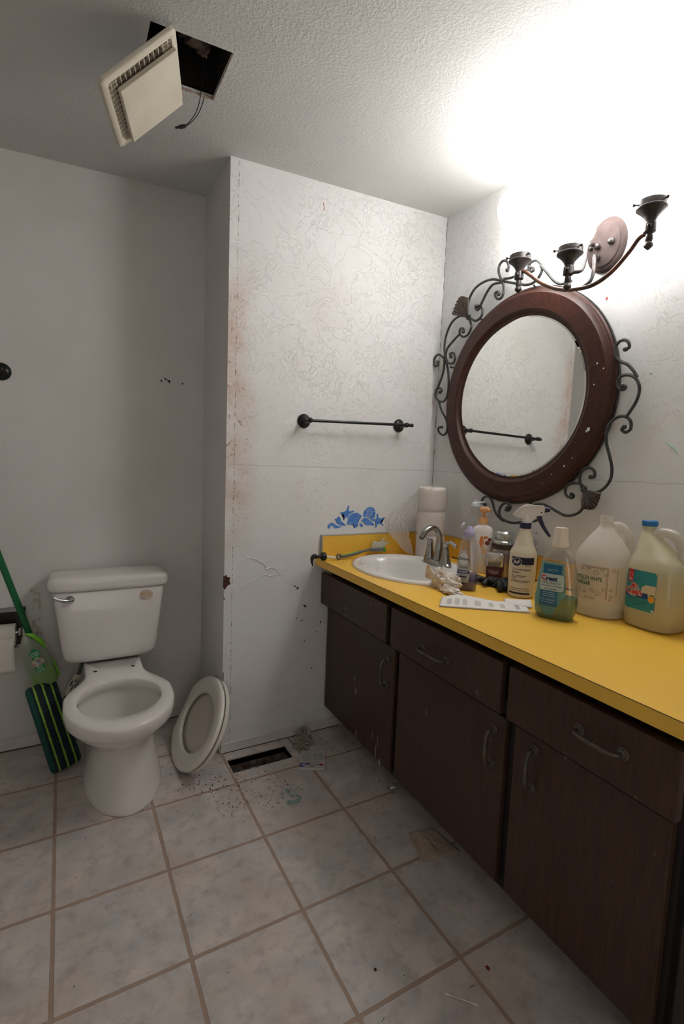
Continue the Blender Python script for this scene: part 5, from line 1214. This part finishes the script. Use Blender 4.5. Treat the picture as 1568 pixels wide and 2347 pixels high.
for u0 in (.08, .17, .26, .40, .56, .69, .86):
    for k in range(6 if u0 != .40 else 8):
        uu = u0+k*.009
        mb.grid(lambda u, v: lf_(uu+u*.0035, lerp(.18, .18+.55*(.8+.2*((k*37) % 5)/5), v))+V(0, 0, .0009), 1, 4)
mb.build('print', M('grey_print', (.20, .19, .19), .7), o, world=True, smooth=False)

# ------------------------------------------------------------ blue shell stencil on the wall
m_blue, t, b, out = nt('stencil_blue'); f = ramp(t, noise(t, objc(t), 60, 4), .35, .7); setp(b, (.06, .20, .60), .6)
t.links.new(mix(t, f, (.05, .18, .60), (.14, .32, .70)), b.inputs['Base Color'])
dc_ = root('shell_stencil', 'blue painted seashell and starfish stencil on the wall above the backsplash', 'stencil', (-.435, 0, 1.0))
def dp(a, b_, o_=.0010): return V(-.6145+a*.0002268, -o_, 1.0845-b_*(.000189+a*9.6e-9))
def dpoly(name, pts, o_=.0010, mm=None):
    c = catmull([(x, y, 0) for x, y in pts]+[(pts[0][0], pts[0][1], 0)], 4); mb = MB()
    # fan from the centroid keeps concave outlines filled
    me = [dp(q.x, q.y, o_) for q in c[:-1]]
    bm = bmesh.new(); vs = [bm.verts.new(q) for q in me]; fc = bm.faces.new(vs); bmesh.ops.triangulate(bm, faces=[fc]); bm.verts.index_update()
    mb.add([v.co.copy() for v in bm.verts], [tuple(v.index for v in f_.verts) for f_ in bm.faces]); bm.free()
    return mb.build(name, mm or m_blue, dc_, world=True, smooth=False)
def star(cx, cy, arms):
    pts = []
    n_ = len(arms)
    for i, (ax, ay) in enumerate(arms):
        bx, by = arms[(i+1) % n_]; d = V(ax-cx, ay-cy, 0); L_ = d.length; d.normalize(); pr_ = V(-d.y, d.x, 0); w_ = L_*.10
        tip = V(ax, ay, 0); sgn = 1 if pr_.dot(V(bx-ax, by-ay, 0)) > 0 else -1
        pts += [tip-pr_*w_*sgn*.8-d*L_*.08, tip, tip+pr_*w_*sgn*.8-d*L_*.08]
        m_ = V((d.x*L_+(bx-cx))/2, (d.y*L_+(by-cy))/2, 0); m_.normalize(); pts.append(V(cx, cy, 0)+m_*68)
    return [(q.x, q.y) for q in pts]
dpoly('starfish', star(545, 335, [(585, 140), (715, 270), (575, 450), (470, 495), (385, 320)]))
dpoly('starfish', star(1310, 510, [(1280, 335), (1475, 435), (1455, 625), (1255, 680), (1125, 480)]))
dpoly('fan_shell', [(545, 595), (575, 490), (590, 420), (650, 345), (720, 318), (790, 318), (850, 350), (905, 400), (860, 480), (800, 600), (815, 640), (730, 690), (715, 660), (730, 610), (640, 605)])
dpoly('nautilus_shell', [(930, 410), (945, 300), (1000, 220), (1080, 178), (1160, 190), (1215, 245), (1235, 330), (1225, 420), (1190, 455), (1110, 465), (1040, 410), (990, 412)])
dpoly('spiral_shell', [(890, 520), (950, 450), (1010, 432), (1090, 490), (1170, 540), (1215, 600), (1190, 630), (1130, 610), (1060, 620), (1000, 600), (950, 540)])
dpoly('small_shell', [(850, 580), (900, 570), (940, 610), (935, 650), (905, 665), (870, 630)])
dpoly('cone_shell', [(265, 460), (310, 455), (358, 400), (400, 450), (430, 520), (530, 605), (510, 630), (400, 615), (330, 580), (290, 500)])
dpoly('whelk_shell', [(115, 610), (180, 565), (250, 565), (320, 620), (440, 655), (330, 690), (270, 690), (230, 640), (180, 640), (175, 690), (120, 685)])
mb = MB()
def dl(pts, r=.0007):
    c = catmull([(x, y, 0) for x, y in pts], 5); mb.tube([dp(q.x, q.y, .0014) for q in c], r, 5, False)
dl([(1100, 465), (1100, 410), (1050, 380), (1050, 310), (1095, 285), (1135, 320), (1110, 360), (1080, 340), (1090, 320)]); dl([(1030, 420), (1015, 330), (1040, 265), (1100, 245), (1155, 280), (1150, 350), (1105, 400)]); dl([(990, 230), (1040, 262)]); dl([(1235, 275), (1155, 300)])
dl([(720, 320), (735, 345)]); dl([(850, 350), (835, 380)]); dl([(655, 345), (670, 370)]); dl([(230, 640), (255, 590)]); dl([(290, 640), (310, 610)]); dl([(400, 540), (405, 585)])
for (x, y) in ((588, 530), (610, 580), (640, 560), (690, 560), (560, 570), (905, 605), (465, 600)): mb.ball(dp(x, y, .0012), .0016, 7, (1, .3, 1))
mb.build('stencil_gap', M('stencil_gap_white', (.70, .69, .68), .7), dc_, world=True)

# ------------------------------------------------------------ litter on the floor
o = root('medicine_box', 'small white medicine carton lying flat on the floor by the register', 'box', (-.735, -.226, .0005), math.atan2(-.047, .092)+.02)
mb = MB(); mb.box((-.052, -.058, 0), (.052, .052, .010)); mb.build('carton', M('carton_white', (.55, .53, .50), .6), o, smooth=False, bev=.0008)
def top(x, y): return V(x, y, .0103)
mb = MB(); mb.grid(lambda u, v: V(lerp(-.052, -.010+.0*v, u)*1, lerp(-.050, -.0205, v) if u < .5 else lerp(-.040+.012*(u-.5)*2, -.0205, v), .0104), 6, 2); mb.build('purple_corner', M('carton_purple', (.06, .04, .22), .5), o, smooth=False)
mb = MB()
for (x0, x1, y, h) in [(.002, .046, .044-k*.0055, .0012) for k in range(9)]+[(-.046, -.004, .028-k*.0055, .0012) for k in range(7)]+[(-.03, .028, -.0165, .002)]: mb.box((x0, y, .0101), (x1, y+h, .0104))
for k in range(11): mb.box((-.038+k*.0022, .036, .0101), (-.0372+k*.0022, .046, .0104))
mb.build('carton_print', M('carton_ink', (.16, .16, .18), .6), o, smooth=False)
text('Allergy Relief', .0095, m_ink, o, lambda x, y: V(.008+x, -.034+y, .0106), bold=.02)
mb = MB(); mb.poly([(.037+.009*math.cos(2*PI*k/20), -.034+.008*math.sin(2*PI*k/20), .0106) for k in range(20)]); mb.poly([(.0-.012+.024*u_, -.048+.004*v_, .0105) for u_, v_ in ((0, 0), (1, 0), (1, 1), (0, 1))]); mb.build('red_mark', M('carton_red', (.30, .05, .08), .5), o, smooth=False)
mb = MB(); mb.poly([(-.036+.0115*math.cos(2*PI*k/20), -.034+.0095*math.sin(2*PI*k/20), .0108) for k in range(20)]); mb.build('oval_logo', M('carton_lilac', (.34, .32, .45), .5), o, smooth=False)
# crumpled tissue
mb = MB(); 
def crumple0(mb, c, R_, seed, amp, fr, n, zf=.0005):
    global CZ
    old = CZ; CZ = zf; crumple(mb, c, R_, seed, amp, fr, n); CZ = old
crumple0(mb, (-.705, -.072, .025), (.030, .030, .032), 4.4, .7, 2.4, 28); crumple0(mb, (-.735, -.10, .012), (.030, .026, .014), 8.4, .7, 2.6, 22)
tag(mb.build('crumpled_tissue', M('dirty_tissue', (.42, .36, .31), .95, 0, .1, (.30, .24, .20), 40, .003, 50), None), 'crumpled dirty white tissue on the floor against the baseboard', 'tissue')
# paper wrapper under the cabinet edge
o = root('paper_wrapper', 'beige paper wrapper with faint print lying on the floor under the cabinet', 'wrapper', (-.58, -.80, .001))
W4 = [V(-.612, -.731, 0), V(-.520, -.752, 0), V(-.505, -.872, 0), V(-.651, -.853, 0)]
wpf = lambda u, v: W4[0].lerp(W4[1], u).lerp(W4[3].lerp(W4[2], u), v)+V(0, 0, .0015+.003*abs(mnoise.noise(V(u*4, v*4, 0)))+.004*(u < .05))
mb = MB(); mb.grid(wpf, 24, 24); mb.build('sheet', M('wrapper_beige', (.50, .40, .30), .7, 0, .2, (.42, .33, .25), 15), o, world=True, solid=.0006)
mb = MB()
for k in range(9): mb.grid(lambda u, v: wpf(.50+.02*u+.010*(k/9), .22+k*.065+v*.05)+V(0, 0, .0012), 1, 1)
mb.build('wrapper_print', m_ink, o, world=True, smooth=False)
# cotton swab
a, b_ = V(-.845, -1.193, .0035), V(-.790, -1.251, .0035); d = b_-a
o = root('cotton_swab', 'single white cotton swab lying on the floor tile in front', 'cotton swab', (a+b_)/2)
mb = MB(); mb.tube([a+d*.1, b_-d*.1], .0012, 8); mb.build('stick', M('swab_stick', (.70, .62, .56), .7), o, world=True)
for s0, s1 in ((0, .17), (.83, 1)):
    mb = MB(); mb.tube([a+d*lerp(s0, s1, k/6) for k in range(7)], [.0008, .0024, .0029, .003, .0028, .0022, .001] if s0 == 0 else [.001, .0022, .0028, .003, .0029, .0024, .0008], 10); mb.build('cotton_tip', M('cotton', (.72, .64, .58), .95), o, world=True)
# clear cup under the cabinet
o = root('plastic_cup', 'small translucent plastic cup lying on its side at the cabinet base', 'cup', (-.515, -.55, .018))
mb = MB(); Mx = Matrix.Translation((-.545, -.535, .0195)) @ Matrix.Rotation(PI/2, 4, 'Y') @ Matrix.Rotation(.25, 4, 'X')
mb.lathe([(.0185, 0), (.0192, .001), (.0185, .003), (.014, .042), (.002, .0425)], Mx, 28, False, True); mb.build('cup_body', clear('cup_clear', (.9, .88, .86), .5, .1, .25, (.6, .56, .52)), o, world=True)
# smears, spots, crumbs
mb = MB(); c = catmull([(-.898, -.339, .0012), (-.900, -.357, .0012), (-.898, -.373, .0012), (-.892, -.387, .0012), (-.875, -.391, .0014), (-.874, -.406, .0014), (-.890, -.420, .0014), (-.904, -.420, .0014), (-.912, -.406, .0012), (-.921, -.412, .0012), (-.918, -.424, .0012)], 6)
rings_r = [.0045+.0035*abs(math.sin(i*.13))+.001*math.sin(i*.9) for i in range(len(c))]
for i in range(8, 22): rings_r[i] *= .35
b0 = len(mb.v); mb.tube(c, rings_r, 10); mb.v = [V(q.x, q.y, .0005+max(0, q.z-.0005)*.35) for q in mb.v]
tag(mb.build('toothpaste_smear', M('toothpaste_floor', (.20, .36, .31), .3), None), 'squiggle of pale green toothpaste on the floor tile', 'toothpaste')
mb = MB(); mb.ball((-.705, -1.195, .002), .0062, 12, (.75, 1.1, .3)); tag(mb.build('red_bead', M('dark_red', (.16, .015, .010), .5), None), 'small dark red bead on the floor near the cotton swab', 'bead')
mb = MB(); mb.ball((-.961, -1.070, .0015), .004, 10, (1, 1, .35)); tag(mb.build('black_crumb', m_void, None), 'lone black crumb in the middle of a front floor tile', 'crumb')
mb = MB(); random.seed(17)
def inwall(x, y): return (x < -W-.015 and y < D-.015) or (x >= -W-.015 and y < -.016)
def inside_toilet(x, y): return abs(x-TX) < .15 and y > -.25
cl_ = [(-1.112, -.183, .055, 70), (-1.216, -.163, .06, 60), (-.965, -.366, .035, 50), (-1.12, -.33, .05, 60), (-.915, -.306, .05, 36), (-.56, -.157, .09, 34), (-.60, -.45, .07, 16), (-1.20, .10, .06, 60), (-1.25, -.02, .06, 50), (-.95, -.2, .08, 60), (-1.1, -.8, .5, 60), (-1.3, -1.0, .4, 40)]
for (cx, cy, s_, n_) in cl_:
    for k in range(int(n_*1.5) if s_ < .2 else n_):
        x, y = random.gauss(cx, s_), random.gauss(cy, s_*.8)
        if not inwall(x, y) or inside_toilet(x, y) or (fx0 < x < fx1 and fy0 < y < fy1): continue
        r = random.choice((.0008, .0011, .0014, .0019, .0008, .0008, .0027 if s_ < .1 else .0012)); a = random.uniform(0, PI)
        if random.random() < .12:
            L_ = random.uniform(.006, .016); mb.tube([V(x, y, .0008), V(x+L_*math.cos(a)*.5, y+L_*math.sin(a)*.5, .0008)+V(.001, .001, 0), V(x+L_*math.cos(a), y+L_*math.sin(a), .0008)], .0006, 4)
        else: mb.ball((x, y, r*.3), r, 5, (1, random.uniform(.6, 1.6), .4))
tag(mb.build('floor_debris', M('debris_dark', (.035, .022, .016), .95), None), 'dark crumbs and bits scattered over the tiles around the toilet and floor duct', 'debris', kind='stuff')
